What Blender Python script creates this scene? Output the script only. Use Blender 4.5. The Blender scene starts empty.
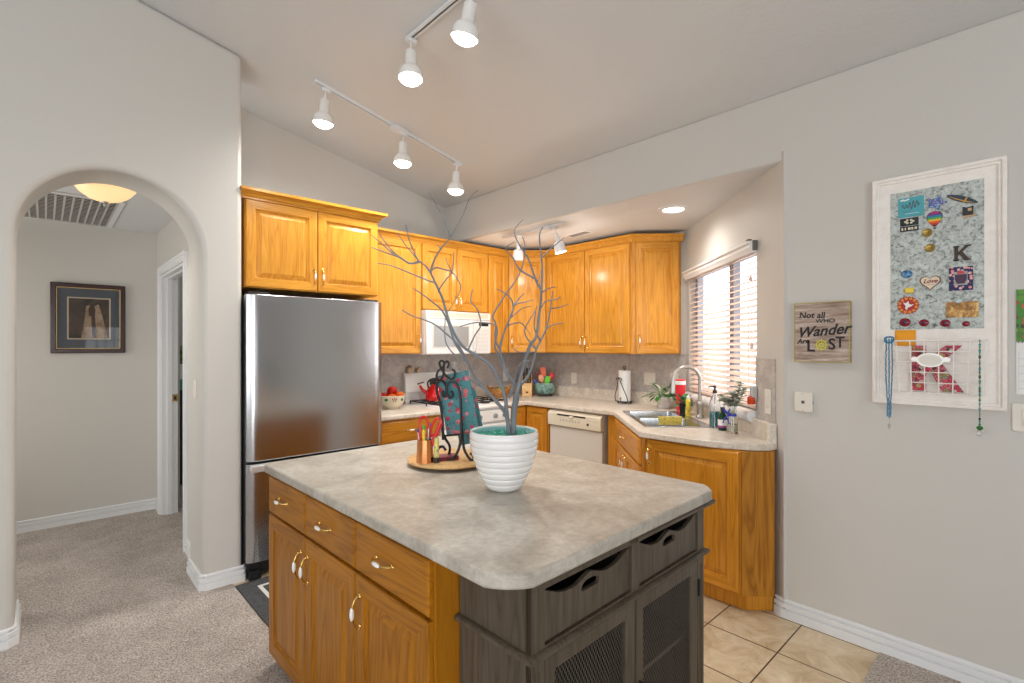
import bpy, bmesh, math, random
from mathutils import Vector, Matrix

S = bpy.context.scene
COL = S.collection
R = math.radians

# ------------------------------------------------------------------ camera
CAM_H = 1.4454
YAW = 46.949                      # camera heading, degrees from +X towards +Y
FPX = 500.39                      # focal length in pixels for a 1024 px wide frame
cam = bpy.data.cameras.new('camera')
cam_o = bpy.data.objects.new('camera', cam)
COL.objects.link(cam_o)
cam_o.location = (0, 0, CAM_H)
cam_o.rotation_euler = (R(90), 0, R(YAW - 90))
cam.sensor_fit = 'HORIZONTAL'
cam.sensor_width = 36
cam.lens = FPX / 1024 * 36
cam.shift_y = (345.54 - 341.5) / 1024
cam.clip_start = 0.05
S.camera = cam_o

# ------------------------------------------------------------------ world, daylight, exposure
W = bpy.data.worlds.new('daylight')
S.world = W
W.use_nodes = True
wb = W.node_tree.nodes['Background']
wb.inputs['Color'].default_value = (0.93, 0.96, 1.0, 1)
wb.inputs['Strength'].default_value = 2.2


def area(name, loc, direction, sx, sy, power, color):
    l = bpy.data.lights.new(name, 'AREA')
    l.shape = 'RECTANGLE'
    l.size, l.size_y = sx, sy
    l.energy = power
    l.color = color
    o = bpy.data.objects.new(name, l)
    COL.objects.link(o)
    o.location = loc
    o.rotation_euler = Vector(direction).to_track_quat('-Z', 'Y').to_euler()
    return o


area('daylight_patio', (-1.3, -3.75, 1.4), (0.12, 1, 0.22), 2.5, 2.3, 78, (0.96, 0.985, 1.0))
area('daylight_left_window', (-3.3, -0.2, 1.6), (1, 0.2, 0.22), 3.4, 1.7, 46, (0.96, 0.985, 1.0))
area('daylight_kitchen_window', (4.05, 1.09, 1.35), (-0.75, 0.75, 0.10), 1.5, 1.3, 24, (0.93, 0.97, 1.0))

area('hall_fill', (-1.44, 4.6, 1.5), (1, 0.05, 0.12), 1.1, 1.7, 26, (1.0, 0.97, 0.93))  # added unseen fill for the hall walls, no window is modelled there

S.view_settings.view_transform = 'Standard'
S.view_settings.look = 'None'
S.view_settings.gamma = 1
S.view_settings.use_curve_mapping = False
S.view_settings.exposure = 0.07
S.cycles.use_denoising = True
S.cycles.max_bounces = 8
S.cycles.diffuse_bounces = 5
S.cycles.glossy_bounces = 4
S.cycles.transparent_max_bounces = 12
S.cycles.sample_clamp_indirect = 4


# ------------------------------------------------------------------ materials
def lin(r, g, b):
    f = lambda c: (c / 255 / 12.92) if c / 255 <= 0.04045 else ((c / 255 + 0.055) / 1.055) ** 2.4
    return (f(r), f(g), f(b), 1)


def mat(name, col, rough=0.5, metal=0.0, spec=0.5, **kw):
    m = bpy.data.materials.new(name)
    m.use_nodes = True
    nt = m.node_tree
    p = nt.nodes['Principled BSDF']
    p.inputs['Base Color'].default_value = col
    p.inputs['Roughness'].default_value = rough
    p.inputs['Metallic'].default_value = metal
    p.inputs['Specular IOR Level'].default_value = spec
    for k, v in kw.items():
        p.inputs[k.replace('_', ' ')].default_value = v
    return m


def nodes(m):
    return m.node_tree, m.node_tree.nodes['Principled BSDF']


def coords(nt, scale=(1, 1, 1), rand=True, loc=(0, 0, 0)):
    tc = nt.nodes.new('ShaderNodeTexCoord')
    mp = nt.nodes.new('ShaderNodeMapping')
    mp.inputs['Scale'].default_value = scale
    mp.inputs['Location'].default_value = loc
    if rand:
        oi = nt.nodes.new('ShaderNodeObjectInfo')
        mu = nt.nodes.new('ShaderNodeMath')
        mu.operation = 'MULTIPLY'
        mu.inputs[1].default_value = 13.7
        nt.links.new(oi.outputs['Random'], mu.inputs[0])
        ad = nt.nodes.new('ShaderNodeVectorMath')
        ad.operation = 'ADD'
        nt.links.new(tc.outputs['Object'], ad.inputs[0])
        nt.links.new(mu.outputs[0], ad.inputs[1])
        nt.links.new(ad.outputs[0], mp.inputs['Vector'])
    else:
        nt.links.new(tc.outputs['Object'], mp.inputs['Vector'])
    return mp.outputs['Vector']


def noise(nt, vec, scale, detail=3, rough=0.5, dist=0.0):
    n = nt.nodes.new('ShaderNodeTexNoise')
    n.inputs['Scale'].default_value = scale
    n.inputs['Detail'].default_value = detail
    n.inputs['Roughness'].default_value = rough
    n.inputs['Distortion'].default_value = dist
    nt.links.new(vec, n.inputs['Vector'])
    return n.outputs['Fac']


def ramp(nt, fac, stops):
    r = nt.nodes.new('ShaderNodeValToRGB')
    e = r.color_ramp.elements
    e[0].position, e[0].color = stops[0]
    e[1].position, e[1].color = stops[-1]
    for pos, c in stops[1:-1]:
        x = e.new(pos)
        x.color = c
    nt.links.new(fac, r.inputs['Fac'])
    return r.outputs['Color']


def mix(nt, fac, a, b, mode='MIX'):
    m = nt.nodes.new('ShaderNodeMixRGB')
    m.blend_type = mode
    for i, v in ((0, fac), (1, a), (2, b)):
        if hasattr(v, 'is_linked'):
            nt.links.new(v, m.inputs[i])
        else:
            m.inputs[i].default_value = v
    return m.outputs[0]


def bump(nt, p, h, strength, dist=0.002):
    b = nt.nodes.new('ShaderNodeBump')
    b.inputs['Strength'].default_value = strength
    b.inputs['Distance'].default_value = dist
    nt.links.new(h, b.inputs['Height'])
    nt.links.new(b.outputs['Normal'], p.inputs['Normal'])


def paint(name, col, bumpy=0.15, rough=0.45):
    m = mat(name, col, rough, spec=0.35)
    nt, p = nodes(m)
    v = coords(nt, rand=False)
    bump(nt, p, noise(nt, v, 55, 4, 0.6), bumpy, 0.004)
    return m


def wood(name, light, dark, horiz=False, rough=0.36, contrast=1.0, coat=0.22):
    m = mat(name, light, rough, spec=0.22)
    nt, p = nodes(m)
    sc = (0.55, 7, 7) if horiz else (7, 7, 0.55)
    v = coords(nt, sc)
    n = noise(nt, v, 1.4, 3, 0.5, 0.5)
    mm = nt.nodes.new('ShaderNodeMath'); mm.operation = 'MULTIPLY'; mm.inputs[1].default_value = 9
    nt.links.new(n, mm.inputs[0])
    fr = nt.nodes.new('ShaderNodeMath'); fr.operation = 'PINGPONG'; fr.inputs[1].default_value = 0.5
    nt.links.new(mm.outputs[0], fr.inputs[0])
    m2 = nt.nodes.new('ShaderNodeMath'); m2.operation = 'MULTIPLY'; m2.inputs[1].default_value = 2
    nt.links.new(fr.outputs[0], m2.inputs[0])
    c1 = ramp(nt, m2.outputs[0], [(0.0, dark), (0.3, tuple(light[i] * .55 + dark[i] * .45 for i in range(3)) + (1,)), (1.0, light)])
    v2 = coords(nt, (9, 190, 190) if horiz else (190, 190, 9))
    f = noise(nt, v2, 1.0, 2, 0.6)
    c2 = ramp(nt, f, [(0.36, (0.80, 0.75, 0.68, 1)), (0.55, (1, 1, 1, 1))])
    col = mix(nt, 0.55 * contrast, c1, c2, 'MULTIPLY')
    v3 = coords(nt, (1, 1, 1))
    big = ramp(nt, noise(nt, v3, 2.2, 2), [(0.3, (0.88, 0.86, 0.84, 1)), (0.7, (1.06, 1.05, 1.04, 1))])
    col = mix(nt, 1.0, col, big, 'MULTIPLY')
    nt.links.new(col, p.inputs['Base Color'])
    bump(nt, p, f, 0.05, 0.001)
    p.inputs['Coat Weight'].default_value = coat
    p.inputs['Coat Roughness'].default_value = 0.16
    return m


OAK_L, OAK_D = (0.72, 0.338, 0.044, 1), (0.57, 0.238, 0.025, 1)
OAK = wood('honey_oak', OAK_L, OAK_D)
OAKH = wood('honey_oak_rail', OAK_L, OAK_D, True)
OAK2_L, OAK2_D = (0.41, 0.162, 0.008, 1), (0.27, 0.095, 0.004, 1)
IOAK = wood('shaded_oak', OAK2_L, OAK2_D)  # same oak as the kitchen cabinets, island shade put into a darker colour
IOAKH = wood('shaded_oak_rail', OAK2_L, OAK2_D, True)
BOAK = wood('shaded_base_oak', (0.63, 0.275, 0.028, 1), (0.48, 0.19, 0.015, 1))  # honey oak darkened, weaker light on the base cabinets put into the colour
BOAKH = wood('shaded_base_oak_rail', (0.63, 0.275, 0.028, 1), (0.48, 0.19, 0.015, 1), True)
VENEER_SHADED = wood('shaded_veneer', (0.50, 0.215, 0.022, 1), (0.31, 0.115, 0.010, 1))  # end panel veneer, its shade put into a darker oak
BOARD = mat('bounce_cover_grey', (0.30, 0.27, 0.235, 1), 0.9)  # grey of the added cabinet-top covers that dull the oak bounce
GREYW = wood('grey_brown_wood', (0.112, 0.090, 0.066, 1), (0.076, 0.059, 0.042, 1), rough=0.42, coat=0.05)
DARKW = mat('cabinet_inside', (0.03, 0.025, 0.02, 1), 0.8)
PALEW = wood('pale_bamboo', (0.72, 0.47, 0.22, 1), (0.60, 0.36, 0.15, 1))
WALL = paint('wall_paint', lin(199, 196, 190))
CEIL = paint('ceiling_paint', lin(210, 211, 211), 0.35, 0.6)
TRIM = mat('white_trim', (0.74, 0.75, 0.76, 1), 0.35)
WHITE = mat('white_enamel', (0.80, 0.79, 0.77, 1), 0.22)
BISQUE = mat('bisque_enamel', (0.74, 0.67, 0.53, 1), 0.28)
GREYENAMEL = mat('pale_grey_enamel', (0.67, 0.64, 0.585, 1), 0.3)
BLACK = mat('black_plastic', (0.012, 0.012, 0.013, 1), 0.4)
IRON = mat('wrought_iron', (0.010, 0.009, 0.009, 1), 0.42, spec=0.5)
BRASS = mat('brass', (0.78, 0.52, 0.17, 1), 0.22, 1.0)
PORC = mat('white_porcelain', (0.85, 0.84, 0.80, 1), 0.12)
CHROME = mat('brushed_nickel', (0.46, 0.45, 0.42, 1), 0.34, 1.0)
COPPER = mat('copper', (0.78, 0.33, 0.13, 1), 0.22, 1.0)
RED = mat('red_enamel', (0.62, 0.012, 0.012, 1), 0.15)
REDP = mat('red_plastic', (0.66, 0.02, 0.03, 1), 0.3)
YEL = mat('yellow_plastic', (0.80, 0.58, 0.04, 1), 0.35)
GRN = mat('green_plastic', (0.10, 0.45, 0.06, 1), 0.35)
BLU = mat('blue_plastic', (0.03, 0.05, 0.30, 1), 0.35)
ORG = mat('orange_silicone', (0.80, 0.12, 0.02, 1), 0.4)
PEACH = mat('peach_silicone', (0.78, 0.36, 0.22, 1), 0.4)
LIME = mat('lime_silicone', (0.15, 0.66, 0.05, 1), 0.4)
MAROON = mat('maroon_leather', (0.20, 0.012, 0.03, 1), 0.4)
LEAF = mat('green_leaf', (0.035, 0.19, 0.025, 1), 0.35)
LEAFD = mat('dark_green_leaf', (0.018, 0.16, 0.05, 1), 0.3)
VARIE = mat('cream_leaf', (0.62, 0.64, 0.50, 1), 0.4)
EUC = mat('grey_green_leaf', (0.32, 0.38, 0.29, 1), 0.55)
PETAL = mat('white_petal', (0.80, 0.77, 0.70, 1), 0.6)
SOIL = mat('dark_soil', (0.03, 0.02, 0.015, 1), 0.9)
PAPER = mat('paper_white', (0.80, 0.80, 0.78, 1), 0.8)
POSTIT = mat('orange_paper', (0.86, 0.36, 0.02, 1), 0.8)
SINK = mat('sink_steel', (0.55, 0.57, 0.59, 1), 0.24, 1.0)
GLASS = mat('clear_glass', (1, 1, 1, 1), 0.02, Transmission_Weight=1.0, IOR=1.45)
TEAL_LIQ = mat('teal_soap', (0.0, 0.20, 0.24, 1), 0.08)
DARKGREENGLASS = mat('dark_green_bottle', (0.006, 0.05, 0.02, 1), 0.08)
PURPLE = mat('purple_label', (0.30, 0.02, 0.22, 1), 0.5)
WINDOWGLASS = mat('window_pane', (1, 1, 1, 1), 0.0, Transmission_Weight=1.0, IOR=1.02)
BRANCH = mat('grey_branch', (0.175, 0.19, 0.212, 1), 0.5)


def emis(name, col, strength, base=(0.9, 0.9, 0.9, 1)):
    m = mat(name, base, 0.4)
    p = m.node_tree.nodes['Principled BSDF']
    p.inputs['Emission Color'].default_value = col
    p.inputs['Emission Strength'].default_value = strength
    return m


BULB = emis('lit_bulb', (1.0, 0.96, 0.89, 1), 12)
BOWL_LIT = emis('lit_amber_glass', (1.0, 0.70, 0.33, 1), 0.75, (0.7, 0.5, 0.3, 1))
FROST = mat('frosted_glass', (0.75, 0.77, 0.78, 1), 0.35, spec=0.6)


def mottled(name, c0, c1, c2, s1=9, s2=60, rough=0.35, fine=0.8):
    m = mat(name, c1, rough, spec=0.4)
    nt, p = nodes(m)
    v = coords(nt, rand=False)
    a = ramp(nt, noise(nt, v, s1, 5, 0.62, 0.9), [(0.32, c0), (0.5, c1), (0.68, c2)])
    b = ramp(nt, noise(nt, v, s2, 4, 0.7), [(0.35, (0.80, 0.80, 0.80, 1)), (0.65, (1.1, 1.1, 1.1, 1))])
    nt.links.new(mix(nt, fine, a, b, 'MULTIPLY'), p.inputs['Base Color'])
    return m


LAMI = mottled('island_laminate', lin(162, 153, 141), lin(182, 175, 163), lin(200, 194, 184), 5, 45)
LAMK = mottled('counter_laminate', lin(200, 188, 172), lin(214, 204, 190), lin(226, 217, 205), 14, 90, 0.3)
BSPL = mottled('backsplash_laminate', lin(166, 160, 156), lin(183, 176, 170), lin(198, 191, 183), 12, 80, 0.35)
GALV = mottled('galvanized_sheet', lin(98, 102, 99), lin(184, 192, 188), lin(204, 211, 208), 58, 30, 0.5)
WHITEWASH = mottled('whitewashed_wood', lin(232, 226, 219), lin(237, 232, 226), lin(241, 237, 231), 12, 120, 0.6, 0.15)


def steel():
    m = mat('stainless_steel', (0.50, 0.51, 0.53, 1), 0.2, 1.0)
    nt, p = nodes(m)
    v = coords(nt, (2.2, 2.2, 240), rand=False)
    f = noise(nt, v, 1.0, 3, 0.6)
    r = nt.nodes.new('ShaderNodeMapRange')
    r.inputs['To Min'].default_value = 0.17
    r.inputs['To Max'].default_value = 0.27
    nt.links.new(f, r.inputs['Value'])
    nt.links.new(r.outputs[0], p.inputs['Roughness'])
    bump(nt, p, f, 0.03, 0.0006)
    return m


STEEL = steel()


def carpet():
    m = mat('carpet_pile', lin(140, 126, 115), 0.95, spec=0.05)
    nt, p = nodes(m)
    v = coords(nt, rand=False)
    a = noise(nt, v, 130, 3, 0.75)
    b = noise(nt, v, 3.5, 4, 0.6, 0.4)
    c = ramp(nt, a, [(0.30, lin(116, 104, 96)), (0.5, lin(194, 183, 174)), (0.70, lin(240, 233, 227))])
    d = ramp(nt, b, [(0.35, (0.84, 0.83, 0.82, 1)), (0.62, (1.05, 1.05, 1.05, 1))])
    nt.links.new(mix(nt, 1, c, d, 'MULTIPLY'), p.inputs['Base Color'])
    bump(nt, p, a, 1.0, 0.012)
    return m


CARPET = carpet()


def tile():
    m = mat('beige_tile', lin(200, 180, 150), 0.35, spec=0.4)
    nt, p = nodes(m)
    v = coords(nt, rand=False, loc=(-2.858 + 0.338 * 12, -0.8685 + 0.338 * 12, 0))
    b = nt.nodes.new('ShaderNodeTexBrick')
    b.offset = 0
    b.squash = 1
    for k, x in (('Scale', 1), ('Mortar Size', 0.0035), ('Mortar Smooth', 0.1), ('Bias', 0), ('Brick Width', 0.338), ('Row Height', 0.338)):
        b.inputs[k].default_value = x
    nt.links.new(v, b.inputs['Vector'])
    a = ramp(nt, noise(nt, v, 6, 6, 0.65, 1.2), [(0.3, lin(182, 158, 124)), (0.5, lin(208, 188, 156)), (0.7, lin(226, 212, 186))])
    c = mix(nt, b.outputs['Fac'], a, lin(84, 66, 50))
    nt.links.new(c, p.inputs['Base Color'])
    inv = nt.nodes.new('ShaderNodeMath'); inv.operation = 'SUBTRACT'; inv.inputs[0].default_value = 1
    nt.links.new(b.outputs['Fac'], inv.inputs[1])
    bump(nt, p, inv.outputs[0], 0.4, 0.003)
    return m


TILE = tile()


def spots(name, base, cols, scale, size=0.35, rough=0.6, leaf=None):
    """cloth or paper print: coloured blossoms scattered on a plain ground"""
    m = mat(name, base, rough)
    nt, p = nodes(m)
    v = coords(nt, rand=False)
    vo = nt.nodes.new('ShaderNodeTexVoronoi')
    vo.inputs['Scale'].default_value = scale
    nt.links.new(v, vo.inputs['Vector'])
    sep = nt.nodes.new('ShaderNodeSeparateColor')
    nt.links.new(vo.outputs['Color'], sep.inputs[0])
    st = [(i / len(cols), c) for i, c in enumerate(cols)]
    rr = ramp(nt, sep.outputs[0], st if len(st) > 1 else st * 2)
    mask = ramp(nt, vo.outputs['Distance'], [(size - 0.04, (1, 1, 1, 1)), (size, (0, 0, 0, 1))])
    col = mix(nt, mask, base, rr)
    if leaf:
        v2 = nt.nodes.new('ShaderNodeTexVoronoi')
        v2.inputs['Scale'].default_value = scale * 2.3
        nt.links.new(v, v2.inputs['Vector'])
        mk = ramp(nt, v2.outputs['Distance'], [(0.22, (1, 1, 1, 1)), (0.26, (0, 0, 0, 1))])
        col = mix(nt, mk, col, leaf)
    nt.links.new(col, p.inputs['Base Color'])
    return m


FLORAL = spots('teal_floral_cover', (0.045, 0.21, 0.235, 1), [(0.62, 0.10, 0.11, 1), (0.65, 0.22, 0.25, 1), (0.35, 0.03, 0.06, 1)], 30, 0.36, 0.5, (0.03, 0.06, 0.07, 1))
PAISLEY = spots('paisley_print', (0.46, 0.03, 0.07, 1), [(0.70, 0.64, 0.55, 1), (0.13, 0.15, 0.09, 1), (0.40, 0.31, 0.06, 1), (0.03, 0.025, 0.025, 1), (0.55, 0.06, 0.12, 1)], 62, 0.62, 0.6, (0.62, 0.55, 0.46, 1))
NAVYFLOR = spots('navy_floral', (0.015, 0.018, 0.10, 1), [(0.72, 0.22, 0.20, 1), (0.75, 0.45, 0.42, 1)], 70, 0.42, 0.6)
GARDEN = spots('garden_photo', (0.05, 0.22, 0.02, 1), [(0.25, 0.40, 0.03, 1), (0.02, 0.05, 0.02, 1), (0.65, 0.06, 0.03, 1), (0.03, 0.10, 0.02, 1), (0.10, 0.30, 0.03, 1)], 40, 0.5, 0.5)
SUNSET = mottled('sunset_photo', (0.02, 0.015, 0.01, 1), (0.45, 0.20, 0.03, 1), (0.85, 0.60, 0.22, 1), 30, 90, 0.4)


def planks():
    m = mat('weathered_planks', lin(164, 146, 132), 0.7)
    nt, p = nodes(m)
    v = coords(nt, (2.0, 2.0, 16), rand=False)
    a = ramp(nt, noise(nt, v, 3.2, 5, 0.65, 0.3), [(0.30, lin(120, 96, 84)), (0.5, lin(170, 150, 138)), (0.68, lin(205, 192, 182))])
    v2 = coords(nt, (8, 8, 120), rand=False)
    b = ramp(nt, noise(nt, v2, 1.5, 3, 0.6), [(0.35, (0.78, 0.75, 0.73, 1)), (0.6, (1.05, 1.05, 1.05, 1))])
    nt.links.new(mix(nt, 0.8, a, b, 'MULTIPLY'), p.inputs['Base Color'])
    return m


BARN = planks()
GLAZE = mottled('teal_glaze', lin(70, 84, 78), lin(108, 146, 138), lin(160, 186, 170), 14, 60, 0.2)


# ------------------------------------------------------------------ mesh helpers
class MB:
    def __init__(s, T=None):
        s.bm = bmesh.new()
        s.T = T or Matrix()

    def add(s, vs, fs, mi=0):
        v = [s.bm.verts.new(s.T @ Vector(p)) for p in vs]
        out = []
        for f in fs:
            try:
                fc = s.bm.faces.new([v[i] for i in f])
                fc.material_index = mi
                out.append(fc)
            except ValueError:
                pass
        return v, out

    def box(s, x0, x1, y0, y1, z0, z1, mi=0):
        return s.add([(x0, y0, z0), (x1, y0, z0), (x1, y1, z0), (x0, y1, z0), (x0, y0, z1), (x1, y0, z1), (x1, y1, z1), (x0, y1, z1)],
                     [(0, 3, 2, 1), (4, 5, 6, 7), (0, 1, 5, 4), (1, 2, 6, 5), (2, 3, 7, 6), (3, 0, 4, 7)], mi)

    def prism(s, pts, z0, z1, mi=0, ax='z'):
        """polygon (a,b) extruded along an axis: z -> (a,b,t), y -> (a,t,b), x -> (t,a,b)"""
        n = len(pts)
        P = {'z': lambda a, b, t: (a, b, t), 'y': lambda a, b, t: (a, t, b), 'x': lambda a, b, t: (t, a, b)}[ax]
        vs = [P(a, b, z0) for a, b in pts] + [P(a, b, z1) for a, b in pts]
        fs = [tuple(range(n))[::-1], tuple(range(n, 2 * n))] + [(i, (i + 1) % n, n + (i + 1) % n, n + i) for i in range(n)]
        return s.add(vs, fs, mi)

    def holed(s, outer, holes, t0, t1, ax='z', mi=0):
        """prism with holes cut through it"""
        P = {'z': lambda a, b, t: (a, b, t), 'y': lambda a, b, t: (a, t, b), 'x': lambda a, b, t: (t, a, b)}[ax]
        b2 = bmesh.new()
        es = []
        for lp in [outer] + holes:
            v = [b2.verts.new((a, b, 0)) for a, b in lp]
            es += [b2.edges.new((v[i], v[(i + 1) % len(v)])) for i in range(len(v))]
        bmesh.ops.triangle_fill(b2, use_beauty=True, edges=es)
        tris = [[(q.co.x, q.co.y) for q in f.verts] for f in b2.faces]
        b2.free()
        idx = {}
        vs = []

        def gid(a, b, t):
            k = (round(a, 6), round(b, 6), t)
            if k not in idx:
                idx[k] = len(vs)
                vs.append(P(a, b, t1 if t else t0))
            return idx[k]
        fs = []
        for t in tris:
            fs.append([gid(a, b, 1) for a, b in t])
            fs.append([gid(a, b, 0) for a, b in t][::-1])
        for lp in [outer] + holes:
            n = len(lp)
            for i in range(n):
                a, b = lp[i], lp[(i + 1) % n]
                fs.append([gid(*a, 0), gid(*b, 0), gid(*b, 1), gid(*a, 1)])
        return s.add(vs, fs, mi)

    def lathe(s, prof, c=(0, 0, 0), seg=24, mi=0, cap=True, M=None):
        vs, fs = [], []
        n = len(prof)
        M = M or Matrix()
        for r, z in prof:
            for k in range(seg):
                a = 2 * math.pi * k / seg
                vs.append(tuple(Vector(c) + M @ Vector((r * math.cos(a), r * math.sin(a), z))))
        for i in range(n - 1):
            for k in range(seg):
                k2 = (k + 1) % seg
                fs.append((i * seg + k, i * seg + k2, (i + 1) * seg + k2, (i + 1) * seg + k))
        if cap:
            if prof[0][0] > 1e-6:
                fs.append(tuple(range(seg))[::-1])
            if prof[-1][0] > 1e-6:
                fs.append(tuple((n - 1) * seg + k for k in range(seg)))
        return s.add(vs, fs, mi)

    def tube(s, pts, r, seg=8, mi=0, closed=False):
        pts = [Vector(p) for p in pts]
        n = len(pts)
        rs = r if isinstance(r, (list, tuple)) else [r] * n
        vs, fs = [], []
        prev = None
        for i, p in enumerate(pts):
            if closed:
                d = pts[(i + 1) % n] - pts[i - 1]
            else:
                d = (pts[min(i + 1, n - 1)] - pts[max(i - 1, 0)])
            d = d.normalized() if d.length > 1e-9 else Vector((0, 0, 1))
            if prev is None:
                u = d.orthogonal().normalized()
            else:
                u = prev - d * prev.dot(d)
                u = u.normalized() if u.length > 1e-6 else d.orthogonal().normalized()
            prev = u
            w = d.cross(u)
            for k in range(seg):
                a = 2 * math.pi * k / seg
                vs.append(tuple(p + (u * math.cos(a) + w * math.sin(a)) * rs[i]))
        m = n if closed else n - 1
        for i in range(m):
            j = (i + 1) % n
            for k in range(seg):
                k2 = (k + 1) % seg
                fs.append((i * seg + k, i * seg + k2, j * seg + k2, j * seg + k))
        if not closed:
            fs.append(tuple(range(seg))[::-1])
            fs.append(tuple((n - 1) * seg + k for k in range(seg)))
        return s.add(vs, fs, mi)

    def ball(s, c, r, seg=16, mi=0, rings=9):
        rx, ry, rz = (r, r, r) if not isinstance(r, (tuple, list)) else r
        prof = [(max(math.sin(math.pi * i / rings), 1e-4), -math.cos(math.pi * i / rings)) for i in range(rings + 1)]
        return s.lathe(prof, c, seg, mi, True, Matrix.Diagonal((rx, ry, rz)))

    def sweep(s, path, prof, mi=0):
        """profile (offset to the right of travel, z) swept along a 2-D path with mitred corners"""
        path = [Vector(p) for p in path]
        n, k = len(path), len(prof)
        vs, fs = [], []
        for i, p in enumerate(path):
            ds = []
            if i > 0:
                ds.append((p - path[i - 1]).normalized())
            if i < n - 1:
                ds.append((path[i + 1] - p).normalized())
            ns = [Vector((d.y, -d.x)) for d in ds]
            m = ns[0] if len(ns) == 1 else (ns[0] + ns[1]) / (1 + ns[0].dot(ns[1]))
            for o, z in prof:
                q = p + m * o
                vs.append((q.x, q.y, z))
        for i in range(n - 1):
            for j in range(k):
                j2 = (j + 1) % k
                fs.append((i * k + j, i * k + j2, (i + 1) * k + j2, (i + 1) * k + j))
        fs.append(tuple(range(k))[::-1])
        fs.append(tuple((n - 1) * k + j for j in range(k)))
        return s.add(vs, fs, mi)

    def build(s, name, mats, parent=None, smooth=True, bevel=0.0, seg=2, angle=40, loc=None, rot=None):
        bmesh.ops.recalc_face_normals(s.bm, faces=s.bm.faces)
        me = bpy.data.meshes.new(name)
        s.bm.to_mesh(me)
        s.bm.free()
        for m in (mats if isinstance(mats, (list, tuple)) else [mats]):
            me.materials.append(m)
        if smooth:
            me.shade_smooth()
            me.set_sharp_from_angle(angle=R(angle))
        o = bpy.data.objects.new(name, me)
        COL.objects.link(o)
        if parent:
            o.parent = parent
        if loc is not None:
            o.location = loc
        if rot is not None:
            o.rotation_euler = rot
        if bevel:
            b = o.modifiers.new('bevel', 'BEVEL')
            b.width = bevel
            b.segments = seg
            b.limit_method = 'ANGLE'
            b.angle_limit = R(50)
            b.harden_normals = False
        return o


def tag(o, label, cat, group=None, kind=None):
    o['label'] = label
    o['category'] = cat
    if group:
        o['group'] = group
    if kind:
        o['kind'] = kind
    return o


def thing(name, label, cat, loc=(0, 0, 0), rot=0.0, group=None):
    o = bpy.data.objects.new(name, None)
    o.empty_display_size = 0.05
    COL.objects.link(o)
    o.location = loc
    o.rotation_euler = (0, 0, R(rot)) if not isinstance(rot, (tuple, list)) else rot
    return tag(o, label, cat, group)


def struct(o):
    o['kind'] = 'structure'
    return o


def text_mesh(mb, txt, size, x, z, y, mi=0, shear=0.0, depth=0.002, sx=1.0, rot=0.0, align='CENTER', bold=0.0):
    """lettering standing in the local x-z plane, facing -y, centred on (x, z)"""
    cu = bpy.data.curves.new('lettering', 'FONT')
    cu.body = txt
    cu.size = size
    cu.shear = shear
    cu.extrude = depth / 2
    cu.offset = bold
    cu.align_x = align
    cu.align_y = 'CENTER'
    cu.resolution_u = 3
    to = bpy.data.objects.new('lettering', cu)
    COL.objects.link(to)
    dg = bpy.context.evaluated_depsgraph_get()
    me = bpy.data.meshes.new_from_object(to.evaluated_get(dg))
    M = Matrix.Translation((x, y, z)) @ Matrix.Rotation(R(rot), 4, 'Y') @ Matrix.Rotation(R(90), 4, 'X') @ Matrix.Diagonal((sx, 1, 1, 1))
    mb.add([tuple(M @ v.co) for v in me.vertices], [tuple(p.vertices) for p in me.polygons], mi)
    bpy.data.objects.remove(to)
    bpy.data.meshes.remove(me)
    bpy.data.curves.remove(cu)


def rect(x0, x1, z0, z1):
    return [(x0, z0), (x1, z0), (x1, z1), (x0, z1)]


def circle(cx, cz, rx, rz=None, n=24):
    rz = rz or rx
    return [(cx + rx * math.cos(2 * math.pi * i / n), cz + rz * math.sin(2 * math.pi * i / n)) for i in range(n)]


def smooth_path(pts, n=6, closed=False):
    """Catmull-Rom through the given points"""
    P = [Vector(p) for p in pts]
    out = []
    N = len(P)
    for i in range(N if closed else N - 1):
        if closed:
            a, b, c, d = P[i - 1], P[i], P[(i + 1) % N], P[(i + 2) % N]
        else:
            a, b, c, d = P[max(i - 1, 0)], P[i], P[i + 1], P[min(i + 2, N - 1)]
        for k in range(n):
            t = k / n
            out.append(0.5 * ((2 * b) + (c - a) * t + (2 * a - 5 * b + 4 * c - d) * t * t + (3 * b - a - 3 * c + d) * t ** 3))
    if not closed:
        out.append(P[-1])
    return out


# ------------------------------------------------------------------ room shell
XR, ZE, ZN = 2.8845, 2.8063, 2.4336           # right wall plane, eave height, nook ceiling height
YA, YW, XB = 3.383, 4.06, 4.03                # arch wall plane, range wall plane, nook back wall plane
SLOPE = 0.212
XL, YR = -3.0, -3.5
vault = lambda x: ZE + SLOPE * (XR - x)

b = MB()
b.prism([(0.83, 0.54), (4.2, 0.54), (4.2, 4.2), (0.83, 4.2)], -0.06, 0.0)
struct(b.build('floor', TILE, smooth=False))
b = MB()
b.prism([(XL - .1, YR - .1), (3.05, YR - .1), (3.05, 0.54), (0.83, 0.54), (0.83, YA + .02), (0.74, YA + .02), (0.74, 5.5), (XL - .1, 5.5)], -0.06, 0.006)
struct(b.build('floor_carpet', CARPET, smooth=False))

b = MB()
b.prism([(XL - .1, vault(XL - .1)), (XR + .12, vault(XR + .12)), (XR + .12, vault(XR + .12) + .1), (XL - .1, vault(XL - .1) + .1)], YR - .1, YW + .1, ax='y')
struct(b.build('ceiling', CEIL, smooth=False))
b = MB()
b.prism([(XR + .02, .985), (XB + .1, 2.08), (XB + .1, YW + .1), (XR + .02, YW + .1)], ZN - .0012, ZN + .08)
struct(b.build('ceiling_nook', CEIL, smooth=False))
b = MB()
b.prism([(-1.6, YA + .3), (0.78, YA + .3), (0.78, 5.45), (-1.6, 5.45)], ZN, ZN + .08)
struct(b.build('ceiling_hall', CEIL, smooth=False))

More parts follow.
